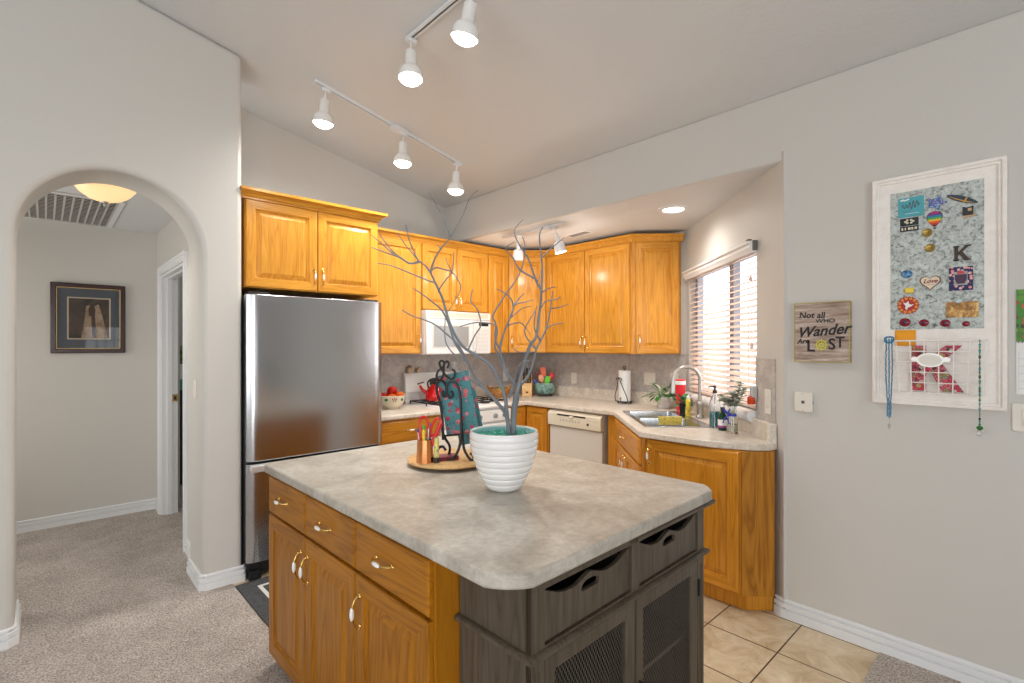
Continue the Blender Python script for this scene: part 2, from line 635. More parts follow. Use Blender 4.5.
# right wall with the header over the kitchen nook
b = MB()
b.prism([(YR - .1, -.05), (0.972, -.05), (0.972, ZN), (YW + .05, ZN), (YW + .05, ZE), (YR - .1, ZE)], XR, XR + .13, ax='x')
struct(b.build('wall_right', WALL, bevel=0.014, seg=3))
# wall behind range and refrigerator
b = MB()
b.prism([(0.80, -.05), (XB + .1, -.05), (XB + .1, ZN + .05), (XR + .1, ZN + .05), (XR + .1, vault(XR + .1)), (0.80, vault(.80))], YW, YW + .1, ax='y')
struct(b.build('wall_range', WALL, smooth=False))
b = MB()
b.box(XB, XB + .1, 2.0, YW + .1, -.05, ZN + .05)
struct(b.build('wall_nook', WALL, smooth=False))

# arch wall (doorway with a round head), bull-nosed edges
AX0, AX1 = -0.108, 0.676
acx, arx, spring, rise = (AX0 + AX1) / 2, (AX1 - AX0) / 2, 1.985, 0.392
pts = [(XL - .1, -.05), (AX0, -.05), (AX0, spring)]
for i in range(1, 32):
    a = math.pi - math.pi * i / 32
    pts.append((acx + arx * math.cos(a), spring + rise * math.sin(a)))
pts += [(AX1, spring), (AX1, -.05), (0.890, -.05), (0.890, vault(.890)), (XL - .1, vault(XL - .1))]
b = MB()
b.prism(pts, YA, 3.735, ax='y')
struct(b.build('wall_arch', WALL, bevel=0.028, seg=4))

# hall beyond the arch
b = MB()
b.box(-1.6, 0.9, 5.39, 5.49, -.05, ZN + .05)
struct(b.build('wall_hall_far', WALL, smooth=False))
b = MB()
b.box(-1.6, -1.5, 3.7, 5.45, -.05, ZN + .05)
struct(b.build('wall_hall_left', WALL, smooth=False))
b = MB()
DY0, DY1, DZ = 4.17, 5.15, 2.04
b.prism([(3.70, -.05), (DY0, -.05), (DY0, DZ), (DY1, DZ), (DY1, -.05), (5.45, -.05), (5.45, ZN + .05), (3.70, ZN + .05)], 0.73, 0.838, ax='x')
b.box(0.838, 0.884, 3.70, 4.10, -.05, ZN + .05)
struct(b.build('wall_hall_right', WALL, smooth=False))
# dim room beyond the hall door
b = MB()
b.box(2.4, 2.5, 4.2, 6.6, -.05, 2.5)
b.box(0.70, 2.5, 6.5, 6.6, -.05, 2.5)
b.box(0.76, 0.835, 5.49, 6.6, -.05, 2.5)
struct(b.build('wall_bedroom', WALL, smooth=False))
b = MB()
b.box(0.735, 2.5, 4.12, 6.6, -.06, 0.004)
struct(b.build('floor_bedroom', CARPET, smooth=False))
b = MB()
b.box(0.87, 2.5, 4.19, 6.6, ZN, ZN + .08)
struct(b.build('ceiling_bedroom', CEIL, smooth=False))

# walls behind the camera with the windows that light the room
b = MB()
b.holed([(XL - .1, -.05), (XR + .1, -.05), (XR + .1, vault(XR + .1)), (XL - .1, vault(XL - .1))], [rect(-2.6, 0.0, 0.12, 2.6), rect(0.62, 1.36, 0.85, 1.88)], YR - .1, YR, ax='y')
struct(b.build('wall_rear', WALL, smooth=False))
b = MB()
b.holed([(YR - .1, -.05), (YA + .05, -.05), (YA + .05, vault(XL)), (YR - .1, vault(XL))], [rect(-2.0, 1.6, 0.7, 2.5)], XL - .1, XL, ax='x')
struct(b.build('wall_left', WALL, smooth=False))
b = MB()
for x in (-2.6, -1.75, -0.9, -0.05):
    b.box(x, x + .05, YR - .07, YR - .02, 0.12, 2.6)
b.box(-2.6, 0.0, YR - .07, YR - .02, 0.12, 0.18)
b.box(-2.6, 0.0, YR - .07, YR - .02, 2.54, 2.6)
struct(b.build('window_2', TRIM, smooth=False))
b = MB()
for x in (.62, .83, .975, 1.12, 1.34):
    b.box(x, x + .03, YR - .07, YR - .02, .85, 1.88)
for z in (.85, 1.09, 1.33, 1.57, 1.85):
    b.box(.62, 1.36, YR - .065, YR - .025, z, z + .03)
struct(b.build('window_4', TRIM, smooth=False))
b = MB()
for y in (-2.0, -0.8, 0.4, 1.55):
    b.box(XL - .07, XL - .02, y, y + .05, 0.7, 2.5)
b.box(XL - .07, XL - .02, -2.0, 1.6, 0.7, 0.75)
b.box(XL - .07, XL - .02, -2.0, 1.6, 2.45, 2.5)
struct(b.build('window_3', TRIM, smooth=False))

# window wall of the nook at 45 degrees: local x runs along the wall, +y into the room
WX, WY = XR, 0.972
TW = Matrix.Translation((WX, WY, 0)) @ Matrix.Rotation(R(45), 4, 'Z')
U0, U1, WZ0, WZ1 = 0.295, 1.535, 1.055, 2.06
b = MB(TW)
b.holed(rect(-0.02, 1.75, -.05, ZN + .05), [rect(U0, U1, WZ0, WZ1)], -0.12, 0.0, ax='y')
struct(b.build('wall_window', WALL, smooth=False))
win = bpy.data.objects.new('window_1', None)
COL.objects.link(win)
win.location = (WX, WY, 0)
win.rotation_euler = (0, 0, R(45))
win['kind'] = 'structure'
b = MB()
fw = .045
um = U0 + 0.50
for x0, x1 in ((U0, U0 + fw), (U1 - fw, U1), (um - .035, um + .035)):
    b.box(x0, x1, -.10, -.05, WZ0, WZ1)
b.box(U0, U1, -.10, -.05, WZ0, WZ0 + fw)
b.box(U0, U1, -.10, -.05, WZ1 - fw, WZ1)
b.build('window_frame', mat('grey_vinyl', (0.30, 0.30, 0.34, 1), 0.5), win, bevel=.003)
b = MB()
b.box(U0 + fw, U1 - fw, -.078, -.074, WZ0 + fw, WZ1 - fw)
b.build('window_pane', WINDOWGLASS, win, smooth=False)
b = MB()
prof = [(-.05, .985), (.025, .985), (.042, .992), (.052, 1.008), (.055, 1.022), (.052, 1.038), (.042, 1.05), (.025, 1.057), (-.05, 1.057)]
b.prism([(o, z) for o, z in prof], U0 - .0, U1 + .0, ax='x')
b.build('window_sill', TRIM, win)

# high-pressure laminate backsplash
b = MB()
b.box(1.81, XB, YW - .006, YW, 0.90, 1.372)
struct(b.build('wall_backsplash_range', BSPL, smooth=False))
b = MB()
b.box(XB - .006, XB, 2.128, YW - .006, 0.90, 1.372)
struct(b.build('wall_backsplash_nook', BSPL, smooth=False))
b = MB(TW)
b.box(.062, U0, 0, .006, .90, 1.372)
b.box(U0, U1, 0, .006, .90, .985)
b.box(U1, 1.612, 0, .006, .90, 1.372)
struct(b.build('wall_backsplash_window', BSPL, smooth=False))

# baseboards
BB = [(0, 0), (.018, 0), (.018, .042), (.006, .044), (.006, .052), (.015, .054), (.015, .074), (.003, .076), (.003, .084), (.011, .086), (.010, .093), (.004, .097), (0, .097)]


def baseboard(name, path):
    b = MB()
    b.sweep(path, BB)
    return struct(b.build(name, TRIM, angle=25))


baseboard('baseboard_right', [(2.905, 1.006), (2.8845, 0.968), (2.8845, YR)])
baseboard('baseboard_arch_right', [(AX1, 3.735), (AX1, YA + .024), (AX1 + .024, YA), (0.890, YA), (.896, YA + .01)])
baseboard('baseboard_arch_left', [(XL, YA), (AX0 - .024, YA), (AX0, YA + .024), (AX0, 3.735)])
baseboard('baseboard_hall_far', [(-1.5, 5.39), (0.73, 5.39)])
baseboard('baseboard_hall_right', [(0.73, 4.12), (0.73, 3.735)])
baseboard('baseboard_hall_right_far', [(0.73, 5.39), (0.73, 5.20)])

# hall door casing and open doorway
dr = bpy.data.objects.new('door_1', None)
COL.objects.link(dr)
dr['kind'] = 'structure'
b = MB()
cas = .065
oy0, oy1, oz = DY0 - cas, DY1 + cas, DZ + cas
for k, (e, t) in enumerate(((0, .016), (.012, .020), (.040, .0235))):
    q0, q1, qz = DY0 - .004 + .0015 * k - .014 * (k == 1), DY1 + .004 - .0015 * k + .014 * (k == 1), DZ + .004 - .0015 * k + .014 * (k == 1)
    if k == 2:
        q0, q1, qz = oy0 + .022, oy1 - .022, oz - .022
        b.prism([(oy0 - .003, 0), (q0, 0), (q0, qz), (q1, qz), (q1, 0), (oy1 + .003, 0), (oy1 + .003, oz + .003), (oy0 - .003, oz + .003)], .73 - t, .7325, ax='x')
        continue
    b.prism([(oy0 + e, 0), (q0, 0), (q0, qz), (q1, qz), (q1, 0), (oy1 - e, 0), (oy1 - e, oz - e), (oy0 + e, oz - e)], .73 - t, .732 - .0002 * k, ax='x')
b.prism([(DY0 - .002, 0), (DY0 + .018, 0), (DY0 + .018, DZ - .018), (DY1 - .018, DZ - .018), (DY1 - .018, 0), (DY1 + .002, 0), (DY1 + .002, DZ + .002), (DY0 - .002, DZ + .002)], .7265, .842, ax='x')
b.prism([(DY0 + .017, 0), (DY0 + .03, 0), (DY0 + .03, DZ - .03), (DY1 - .03, DZ - .03), (DY1 - .03, 0), (DY1 - .017, 0), (DY1 - .017, DZ - .017), (DY0 + .017, DZ - .017)], .765, .80, ax='x')
b.build('door_frame', TRIM, dr, smooth=False)
b = MB()
b.box(.802, .841, DY1 - .0215, DY1 - .0175, .965, 1.025)
b.box(.812, .830, DY1 - .0225, DY1 - .0215, .98, 1.01, 1)
b.build('strike_plate', [BRASS, BLACK], dr, smooth=False)


# ------------------------------------------------------------------ cabinets
def handle(parent, x, z, yf, vertical=True, s=1.0):
    """brass bail pull with a white porcelain grip, standing on a front that faces -y"""
    b = MB()
    L = .048 * s
    P = (lambda t, o: (x, yf - o, z + t)) if vertical else (lambda t, o: (x + t, yf - o, z))
    path = [P(-L, .0), P(-L, .012), P(-L * .86, .02), P(-L * .55, .026), P(0, .029), P(L * .55, .026), P(L * .86, .02), P(L, .012), P(L, .0)]
    b.tube(path, [.0065, .0042, .0036, .004, .005, .004, .0036, .0042, .0065], 8, 0)
    for t in (-L, L):
        c = P(t, .002)
        b.ball(c, (.0085, .004, .0085), 10, 0, 6)
        c = P(t * 1.16, .002)
        b.ball(c, (.005, .004, .005), 8, 0, 5)
    c = P(0, .029)
    b.ball(c, (.0075, .0075, .023) if vertical else (.023, .0075, .0075), 12, 1, 8)
    return b.build('handle', [BRASS, PORC], parent)


def raised_door(parent, x0, x1, z0, z1, wv, wh, yf=0.0, t=.02, fw=.055, hx=None, hz=None, vertical=True, name='door'):
    b = MB()
    ins = [(0, t), (0, .006), (.002, .002), (.006, 0), (fw, 0), (fw + .003, .009), (fw + .010, .0125), (fw + .034, .0035), (fw + .038, .0015)]
    vs, fs, mi = [], [], []
    for i, y in ins:
        vs += [(x0 + i, yf - t + y, z0 + i), (x1 - i, yf - t + y, z0 + i), (x1 - i, yf - t + y, z1 - i), (x0 + i, yf - t + y, z1 - i)]
    for r in range(len(ins) - 1):
        for k in range(4):
            k2 = (k + 1) % 4
            fs.append((r * 4 + k, r * 4 + k2, r * 4 + 4 + k2, r * 4 + 4 + k))
            mi.append(1 if (k in (0, 2) and 1 <= r <= 4) else 0)
    n = (len(ins) - 1) * 4
    fs.append((n, n + 1, n + 2, n + 3)); mi.append(0)
    fs.append((3, 2, 1, 0)); mi.append(0)
    v, f = b.add(vs, fs)
    for a, m in zip(f, mi):
        a.material_index = m
    d = b.build(name, [wv, wh], parent, angle=20)
    if hx is not None:
        handle(d, hx, hz, yf - t, vertical)
    return d


def slab_front(parent, x0, x1, z0, z1, wh, yf=0.0, t=.02, hx=None, hz=None, name='drawer', s=1.0):
    b = MB()
    ins = [(0, t), (0, .007), (.003, .003), (.009, 0)]
    vs, fs = [], []
    for i, y in ins:
        vs += [(x0 + i, yf - t + y, z0 + i), (x1 - i, yf - t + y, z0 + i), (x1 - i, yf - t + y, z1 - i), (x0 + i, yf - t + y, z1 - i)]
    for r in range(3):
        for k in range(4):
            k2 = (k + 1) % 4
            fs.append((r * 4 + k, r * 4 + k2, r * 4 + 4 + k2, r * 4 + 4 + k))
    fs += [(12, 13, 14, 15), (3, 2, 1, 0)]
    b.add(vs, fs)
    d = b.build(name, wh, parent, angle=20)
    if hx is not None:
        handle(d, hx, hz, yf - t, False, s)
    return d


CROWN = [(.0006, 2.338), (.010, 2.338), (.010, 2.348), (.016, 2.353), (.022, 2.366), (.036, 2.378), (.046, 2.382), (.046, 2.400), (.0006, 2.400)]


def upper(name_label, loc, rot, w, depth, z0, z1, doors, hz, bodypoly=None, group=None):
    c = thing('wall_cabinet', name_label, 'cabinet', loc, rot, group)
    b = MB()
    if bodypoly:
        b.prism(bodypoly, 0 * z0, z1 - z0)
    else:
        b.box(0, w, 0, depth, 0, z1 - z0)
    b.build('carcass', OAK, c, smooth=False)
    b = MB()
    if bodypoly:
        b.prism(bodypoly, z1 - z0, z1 - z0 + .006)
    else:
        b.box(0, w, 0, depth, z1 - z0, z1 - z0 + .006)
    b.build('bounce_cover', BOARD, c, smooth=False)  # added cover, unseen from below, keeps orange bounce off the ceiling
    for x0, x1, hx in doors:
        raised_door(c, x0, x1, .006, z1 - z0 - .058, OAK, OAKH, hx=hx, hz=hz)
    return c


Z0 = 1.372
ZT = 2.392
FY = 3.73                                      # face of the wall cabinets on the range wall
NX = 3.704                                     # face of the wall cabinets on the nook wall
UG = 'honey oak wall cabinets'

# cabinet over the refrigerator
c = thing('wall_cabinet', 'deep oak wall cabinet with two doors directly above the refrigerator', 'cabinet', (0.913, 3.43, 1.812), 0, UG)
b = MB()
b.box(0, .908, 0, .62, 0, .60)
b.build('carcass', OAK, c, smooth=False)
b = MB()
b.box(.002, .906, .002, .618, .60, .612)
b.build('bounce_cover', BOARD, c, smooth=False)  # added here too against orange bounce from the cabinet top
raised_door(c, .004, .452, .004, .552, OAK, OAKH, hx=.428, hz=.10)
raised_door(c, .458, .904, .004, .552, OAK, OAKH, hx=.484, hz=.10)
b = MB()
b.sweep([(-.03, 0), (.908, 0), (.908, .3)], [(o * 1.25, z - 2.338 + .556) for o, z in CROWN])
b.build('crown_molding', OAKH, c, angle=25)
upper('tall narrow oak wall cabinet with one door between refrigerator and microwave', (1.84, FY, Z0), 0, .555, .32, Z0, ZT, [(.015, .548, .525)], .115, group=UG)
c = upper('short oak wall cabinet with two doors above the microwave', (2.40, FY, 1.76), 0, .75, .32, 1.76, ZT, [(.004, .372, .348), (.378, .746, .402)], .085, group=UG)
upper('slim oak wall cabinet with one door right of the microwave', (3.155, FY, Z0), 0, .265, .32, Z0, ZT, [(.004, .262, None)], .1, group=UG)


def world_to_local(pts, loc, rot):
    M = (Matrix.Translation((loc[0], loc[1], 0)) @ Matrix.Rotation(R(rot), 4, 'Z')).inverted()
    return [tuple((M @ Vector((x, y, 0)))[:2]) for x, y in pts]


loc = (3.424, 3.73, Z0)
wd = math.hypot(NX - 3.424, 3.73 - 3.45)
upper('diagonal oak corner wall cabinet with a single door, between the two runs', loc, -45, wd, .3, Z0, ZT, [(.012, wd - .012, .045)], .115,
      world_to_local([(3.424, 3.73), (NX, 3.45), (XB - .01, 3.45), (XB - .01, YW - .01), (3.424, YW - .01)], loc, -45), UG)
upper('wide oak wall cabinet with two tall doors over the dishwasher', (NX, 3.448, Z0), -90, 1.0, .315, Z0, ZT, [(.004, .489, .466), (.495, .982, .519)], .1, group=UG)
loc = (NX, 2.446, Z0)
upper('angled oak end wall cabinet with one door beside the window', loc, -45, .40, .3, Z0, ZT, [(.03, .393, .055)], .115,
      world_to_local([(NX, 2.446), (3.985, 2.165), (XB - .01, 2.165), (XB - .01, 2.446)], loc, -45), UG)
b = MB()
b.sweep([(1.84, FY), (3.424, FY), (NX, 3.45), (NX, 2.446), (4.008, 2.142)], CROWN)
tag(b.build('crown_molding', OAKH, angle=25), 'oak crown molding running along the tops of the kitchen wall cabinets', 'molding')


def base(label, loc, rot, w, depth, fronts, z1=.875, toe=.10, poly=None):
    c = thing('base_cabinet', label, 'cabinet', loc, rot, 'honey oak base cabinets')
    b = MB()
    if poly:
        b.prism(poly, toe, z1)
    else:
        b.box(0, w, 0, depth, toe, z1)
        b.box(.0, w, .065, depth, 0, toe)
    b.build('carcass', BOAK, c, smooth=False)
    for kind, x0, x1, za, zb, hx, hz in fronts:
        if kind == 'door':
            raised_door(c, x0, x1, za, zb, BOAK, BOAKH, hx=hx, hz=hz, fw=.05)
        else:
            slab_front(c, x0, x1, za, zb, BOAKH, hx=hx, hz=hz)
    return c


BY, BX = 3.44, 3.40                            # faces of the base cabinets on the two walls
base('oak base cabinet with one drawer between refrigerator and stove', (1.835, BY, 0), 0, .56, .60,
     [('drawer', .015, .548, .70, .86, .265, .785), ('door', .015, .548, .115, .685, .515, .60)])
c = thing('base_cabinet', 'oak corner base cabinet with two doors meeting in the inside corner right of the stove', 'cabinet', (3.17, BY, 0), 0, 'honey oak base cabinets')
b = MB()
b.prism([(0, 0), (BX - 3.17, 0), (BX - 3.17, -.30), (.85, -.30), (.85, .61), (0, .61)], .10, .875)
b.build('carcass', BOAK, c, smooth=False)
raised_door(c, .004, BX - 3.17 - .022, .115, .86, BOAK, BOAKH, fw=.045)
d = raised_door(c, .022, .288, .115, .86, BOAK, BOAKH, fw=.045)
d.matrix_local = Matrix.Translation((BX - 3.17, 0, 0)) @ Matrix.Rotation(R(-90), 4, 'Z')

# angled sink base and its filler beside the dishwasher
loc = (3.40, 2.40, 0)
wd = math.hypot(3.40 - 2.727, 3.40 - 2.727)
c = thing('base_cabinet', 'angled oak sink base with wide drawer front over two doors', 'cabinet', loc, -135, 'honey oak base cabinets')
b = MB()
b.prism(world_to_local([(3.40, 2.40), (2.727, 1.727), (2.99, 1.47), (3.50, 1.62), (3.98, 2.10), (3.98, 2.475), (3.40, 2.475)], loc, -135), .10, .73)
b.prism(world_to_local([(3.40, 2.475), (3.40, 2.40), (2.727, 1.727), (2.76, 1.694), (3.433, 2.366), (3.433, 2.475)], loc, -135), .73, .875)
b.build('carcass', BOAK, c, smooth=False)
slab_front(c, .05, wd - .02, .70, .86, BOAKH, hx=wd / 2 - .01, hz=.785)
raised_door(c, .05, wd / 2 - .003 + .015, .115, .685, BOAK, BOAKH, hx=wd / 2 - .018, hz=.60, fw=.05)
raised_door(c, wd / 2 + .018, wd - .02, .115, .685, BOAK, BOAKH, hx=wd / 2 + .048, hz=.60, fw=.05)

# end cabinet against the right wall
loc = (2.74, 1.722, 0)
c = thing('base_cabinet', 'oak end base cabinet with one large door and a grained angled end panel', 'cabinet', loc, -90, 'honey oak base cabinets')
poly = world_to_local([(2.74, 1.704), (2.74, 1.125), (2.858, 1.009), (2.893, 1.009), (3.10, 1.216), (2.965, 1.465)], loc, -90)
b = MB()
b.prism(poly, .10, .875)
b.prism(world_to_local([(2.79, 1.65), (2.79, 1.125), (2.872, 1.045), (2.905, 1.020), (3.05, 1.216), (2.965, 1.465)], loc, -90), .003, .10)
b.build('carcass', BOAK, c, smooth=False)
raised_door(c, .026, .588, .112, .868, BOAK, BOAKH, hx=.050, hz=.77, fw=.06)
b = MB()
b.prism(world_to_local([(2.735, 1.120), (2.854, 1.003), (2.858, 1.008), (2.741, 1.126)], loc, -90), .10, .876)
b.build('end_panel', VENEER_SHADED, c, smooth=False)

# ------------------------------------------------------------------ counters
CZ0, CZ1 = .877, .915


def counter_edge(o):
    m = o.modifiers.new('bevel', 'BEVEL')
    m.width = .011
    m.segments = 3
    m.limit_method = 'ANGLE'
    m.angle_limit = R(60)
    return o


CURB = [(.0015, .914), (.02, .914), (.02, 1.009), (.014, 1.017), (.0015, 1.017)]
t = thing('countertop', 'short beige laminate countertop between refrigerator and stove', 'countertop', (0, 0, 0), 0, 'kitchen countertops')
b = MB()
b.prism([(1.825, 3.395), (2.395, 3.395), (2.395, YW - .008), (1.825, YW - .008)], CZ0, CZ1)
counter_edge(b.build('slab', LAMK, t, angle=30))
b = MB()
b.sweep([(1.825, YW - .006), (2.395, YW - .006)], CURB)
b.build('backsplash_curb', LAMK, t, angle=30)

t = thing('countertop', 'long beige laminate countertop turning past the dishwasher and sink to the right wall', 'countertop', (0, 0, 0), 0, 'kitchen countertops')
uv = lambda u, v: (WX + (u - v) * .70711, WY + (u + v) * .70711)
SU0, SU1, SV0, SV1 = .545, 1.335, .155, .60
hole = [uv(SU0 + .02, SV0 + .02), uv(SU1 - .02, SV0 + .02), uv(SU1 - .02, SV1 - .02), uv(SU0 + .02, SV1 - .02)]
outer = [(3.165, YW - .008), (3.165, 3.395), (3.36, 3.395), (3.36, 2.394), (2.69, 1.724), (2.70, 1.36), (2.712, 1.27), (2.738, 1.18), (2.775, 1.10), (2.835, 1.036),
         (2.880, 1.012), uv(.045, .008), (XB - .0075, 2.1375), (XB - .0075, YW - .008)]
b = MB()
b.holed(outer, [hole], CZ0, CZ1)
counter_edge(b.build('slab', LAMK, t, angle=30))
b = MB()
b.sweep([(3.165, YW - .006), (XB - .006, YW - .006), (XB - .006, 2.128), (2.926, 1.022)], CURB)
b.build('backsplash_curb', LAMK, t, angle=30)
b = MB(TW)
b.prism([(.044, .0015), (.068, .0015), (.068, .045), (.058, .050), (.044, .038)], .878, 1.017, ax='z')
b.build('end_splash', LAMK, t, bevel=.006)

# sink, local x along the window wall
sk = thing('kitchen_sink', 'double bowl stainless steel sink set in the angled counter under the window', 'sink', (WX, WY, 0), 45)
b = MB()
um = (SU0 + SU1) / 2
bowls = [(SU0 + .03, um - .012), (um + .012, SU1 - .03)]
va, vb = SV0 + .075, SV1 - .03
b.holed([(SU0, SV0), (SU1, SV0), (SU1, SV1), (SU0, SV1)], [[(x0, va), (x1, va), (x1, vb), (x0, vb)] for x0, x1 in bowls], CZ1 + .001, CZ1 + .006)
b.build('rim', SINK, sk, bevel=.002)
for x0, x1 in bowls:
    b = MB()
    r0 = [(x0, va, .9195), (x1, va, .9195), (x1, vb, .9195), (x0, vb, .9195)]
    k = .012
    r1 = [(x0 + k, va + k, .77), (x1 - k, va + k, .77), (x1 - k, vb - k, .77), (x0 + k, vb - k, .77)]
    k = .045
    r2 = [(x0 + k, va + k, .745), (x1 - k, va + k, .745), (x1 - k, vb - k, .745), (x0 + k, vb - k, .745)]
    b.add(r0 + r1 + r2, [(i, (i + 1) % 4, 4 + (i + 1) % 4, 4 + i) for i in range(4)] + [(4 + i, 4 + (i + 1) % 4, 8 + (i + 1) % 4, 8 + i) for i in range(4)] + [(8, 9, 10, 11)])
    o = b.build('bowl', SINK, sk, bevel=.02, seg=3)
    b = MB()
    b.lathe([(.0001, .7475), (.035, .7475), (.042, .7465), (.042, .744)], ((x0 + x1) / 2, (va + vb) / 2, 0), 20)
    b.build('drain', CHROME, o)

# ------------------------------------------------------------------ refrigerator
f = thing('refrigerator', 'stainless steel bottom-freezer refrigerator standing beside the arch wall', 'refrigerator', (0.899, 3.312, 0))
FW, FH = .912, 1.762
b = MB()
b.box(.004, FW - .004, .075, .66, .05, FH - .006)
b.build('cabinet_body', mat('dark_grey_enamel', (.06, .06, .065, 1), .4), f, bevel=.004)


def bulged(x0, x1, z0, z1, y, t, sag):
    n = 40
    pts = []
    for i in range(n + 1):
        s = i / n
        pts.append((x0 + (x1 - x0) * s, y + sag * abs(2 * s - 1) ** 2.2 + .020 * max(0, abs(2 * s - 1) - .93) / .07))
    return pts + [(x1, y + t), (x0, y + t)]


b = MB()
b.prism(bulged(0, FW, .73, FH, 0, .07, .012), .73, FH)
b.build('refrigerator_door', STEEL, f, bevel=.004)
b = MB()
b.prism(bulged(0, FW, .11, .715, 0, .07, .012), .11, .715)
d = b.build('freezer_drawer', STEEL, f, bevel=.004)
b = MB()
b.prism([(-.006, .715), (-.03, .712), (-.034, .685), (-.03, .672), (.012, .690), (.012, .715)], .012, FW - .012, ax='x')
b.build('handle', mat('bright_steel', (.78, .78, .78, 1), .3, .6), d, bevel=.002)
b = MB()
b.box(.02, FW - .02, .05, .09, .03, .105)
for i in range(14):
    b.box(.10 + i * .05, .14 + i * .05, .046, .05, .05, .085)
b.build('base_grille', BLACK, f, smooth=False)
for x in (.05, FW - .05):
    b = MB()
    b.prism([(x - .035, .006), (x + .035, .006), (x + .03, .055), (x - .03, .055)], .02, .10, ax='y')
    b.build('foot', BLACK, f, smooth=False)
b = MB()
b.box(.02, .14, .05, .12, FH, FH + .018)
b.build('hinge_cover', BLACK, f, bevel=.003)
b = MB()
b.box(FW - .14, FW - .02, .05, .12, FH, FH + .018)
b.build('hinge_cover', BLACK, f, bevel=.003)

# ------------------------------------------------------------------ stove
st = thing('gas_stove', 'white freestanding gas stove with raised control backguard', 'stove', (2.402, 3.40, 0))
SWD = .757
b = MB()
b.box(0, SWD, .03, .655, .03, .885)
b.build('oven_body', WHITE, st, bevel=.004)
b = MB()
b.prism([(-.005, .885), (.62, .885), (.62, .915), (.0, .915), (-.012, .908), (-.012, .890)], 0, SWD, ax='x')
b.build('cooktop', WHITE, st, bevel=.004)
b = MB()
b.prism([(.585, .915), (.655, .915), (.655, 1.19), (.625, 1.19), (.60, 1.165), (.585, 1.02), (.60, 1.00), (.60, .915)], 0.0, SWD, ax='x')
o = b.build('backguard', WHITE, st, bevel=.006)
b = MB()
b.box(.26, .50, .588, .60, 1.07, 1.13)
b.build('clock_display', BLACK, o, smooth=False)
b = MB()
b.box(.004, SWD - .004, -.008, .03, .765, .868)
o = b.build('control_panel', WHITE, st, bevel=.005)
for x in (.09, .20, .38, .56, .67):
    b = MB()
    M = Matrix.Rotation(R(90), 4, 'X')
    b.lathe([(.022, 0), (.021, .012), (.017, .02), (.0001, .021)], (x, -.008, .815), 16, 0, True, M)
    b.box(x - .004, x + .004, -.036, -.02, .797, .833)
    b.build('knob', mat('grey_knob', (.25, .25, .25, 1), .4), o)
b = MB()
b.box(.006, SWD - .006, -.012, .03, .21, .745)
o = b.build('oven_door', WHITE, st, bevel=.006)
b = MB()
b.box(.14, SWD - .14, -.014, -.011, .36, .62)
b.build('oven_window', BLACK, o, smooth=False)
b = MB()
b.tube([(.06, -.012, .70), (.06, -.05, .70), (SWD - .06, -.05, .70), (SWD - .06, -.012, .70)], .011, 10)
b.build('handle', WHITE, o)
b = MB()
b.box(.006, SWD - .006, -.01, .03, .045, .195)
b.build('drawer', WHITE, st, bevel=.006)
for gx in (.03, .39):
    b = MB()
    for x in (0, .11, .225, .337):
        b.box(gx + x - .005 + .005, gx + x + .01, .04, .57, .935, .945)
    for y in (.04, .17, .30, .43, .56):
        b.box(gx, gx + .347, y, y + .01, .935, .945)
    for x in (0, .337):
        for y in (.04, .30, .56):
            b.box(gx + x, gx + x + .01, y, y + .01, .913, .94)
    b.build('grate', IRON, st, bevel=.002)
for x in (.18, .57):
    for y in (.15, .43):
        b = MB()
        b.lathe([(.05, .915), (.05, .922), (.035, .926), (.035, .932), (.0001, .933)], (x, y, 0), 18)
        b.build('burner', BLACK, st)

# ------------------------------------------------------------------ microwave
mw = thing('microwave', 'white over-the-range microwave mounted under the short cabinet', 'microwave', (2.402, 3.665, 1.366))
MWD, MH = .733, .386
b = MB()
b.box(0, MWD, .02, .39, 0, MH)
b.build('housing', WHITE, mw, bevel=.004)
b = MB()
b.box(0, MWD, -.006, .022, .318, MH)
o = b.build('vent_panel', WHITE, mw, bevel=.003)
b = MB()
for i in range(30):
    b.box(.075 + i * .021, .075 + i * .021 + .016, -.0085, -.005, .334, .376)
b.build('vent_slots', BISQUE, o, smooth=False)
b = MB()
b.box(.002, .545, -.012, .022, .004, .314)
o = b.build('door', WHITE, mw, bevel=.006)
b = MB()
b.holed(rect(.065, .475, .055, .265), [rect(.078, .462, .068, .252)], -.0145, -.011, ax='y')
b.build('window_trim', GREYENAMEL, o, smooth=False)
b = MB()
b.box(.078, .462, -.0125, -.0115, .068, .252)
b.build('window', mat('grey_screen_glass', (.34, .34, .34, 1), .08), o, smooth=False)
b = MB()
b.tube([(.518, -.012, .02), (.518, -.034, .035), (.518, -.036, .16), (.518, -.034, .285), (.518, -.012, .30)], .010, 10)
b.build('handle', WHITE, o)
b = MB()
b.box(.55, MWD - .002, -.012, .022, .004, .314)
o = b.build('control_panel', WHITE, mw, bevel=.005)
b = MB()
b.box(.585, .70, -.0135, -.0115, .262, .292)
b.build('display', BLACK, o, smooth=False)
b = MB()
for i in range(4):
    for j in range(6):
        b.box(.575 + i * .033, .575 + i * .033 + .025, -.0135, -.0115, .03 + j * .036, .03 + j * .036 + .022)
b.build('keypad', mat('pale_key', (.70, .69, .66, 1), .4), o, smooth=False)

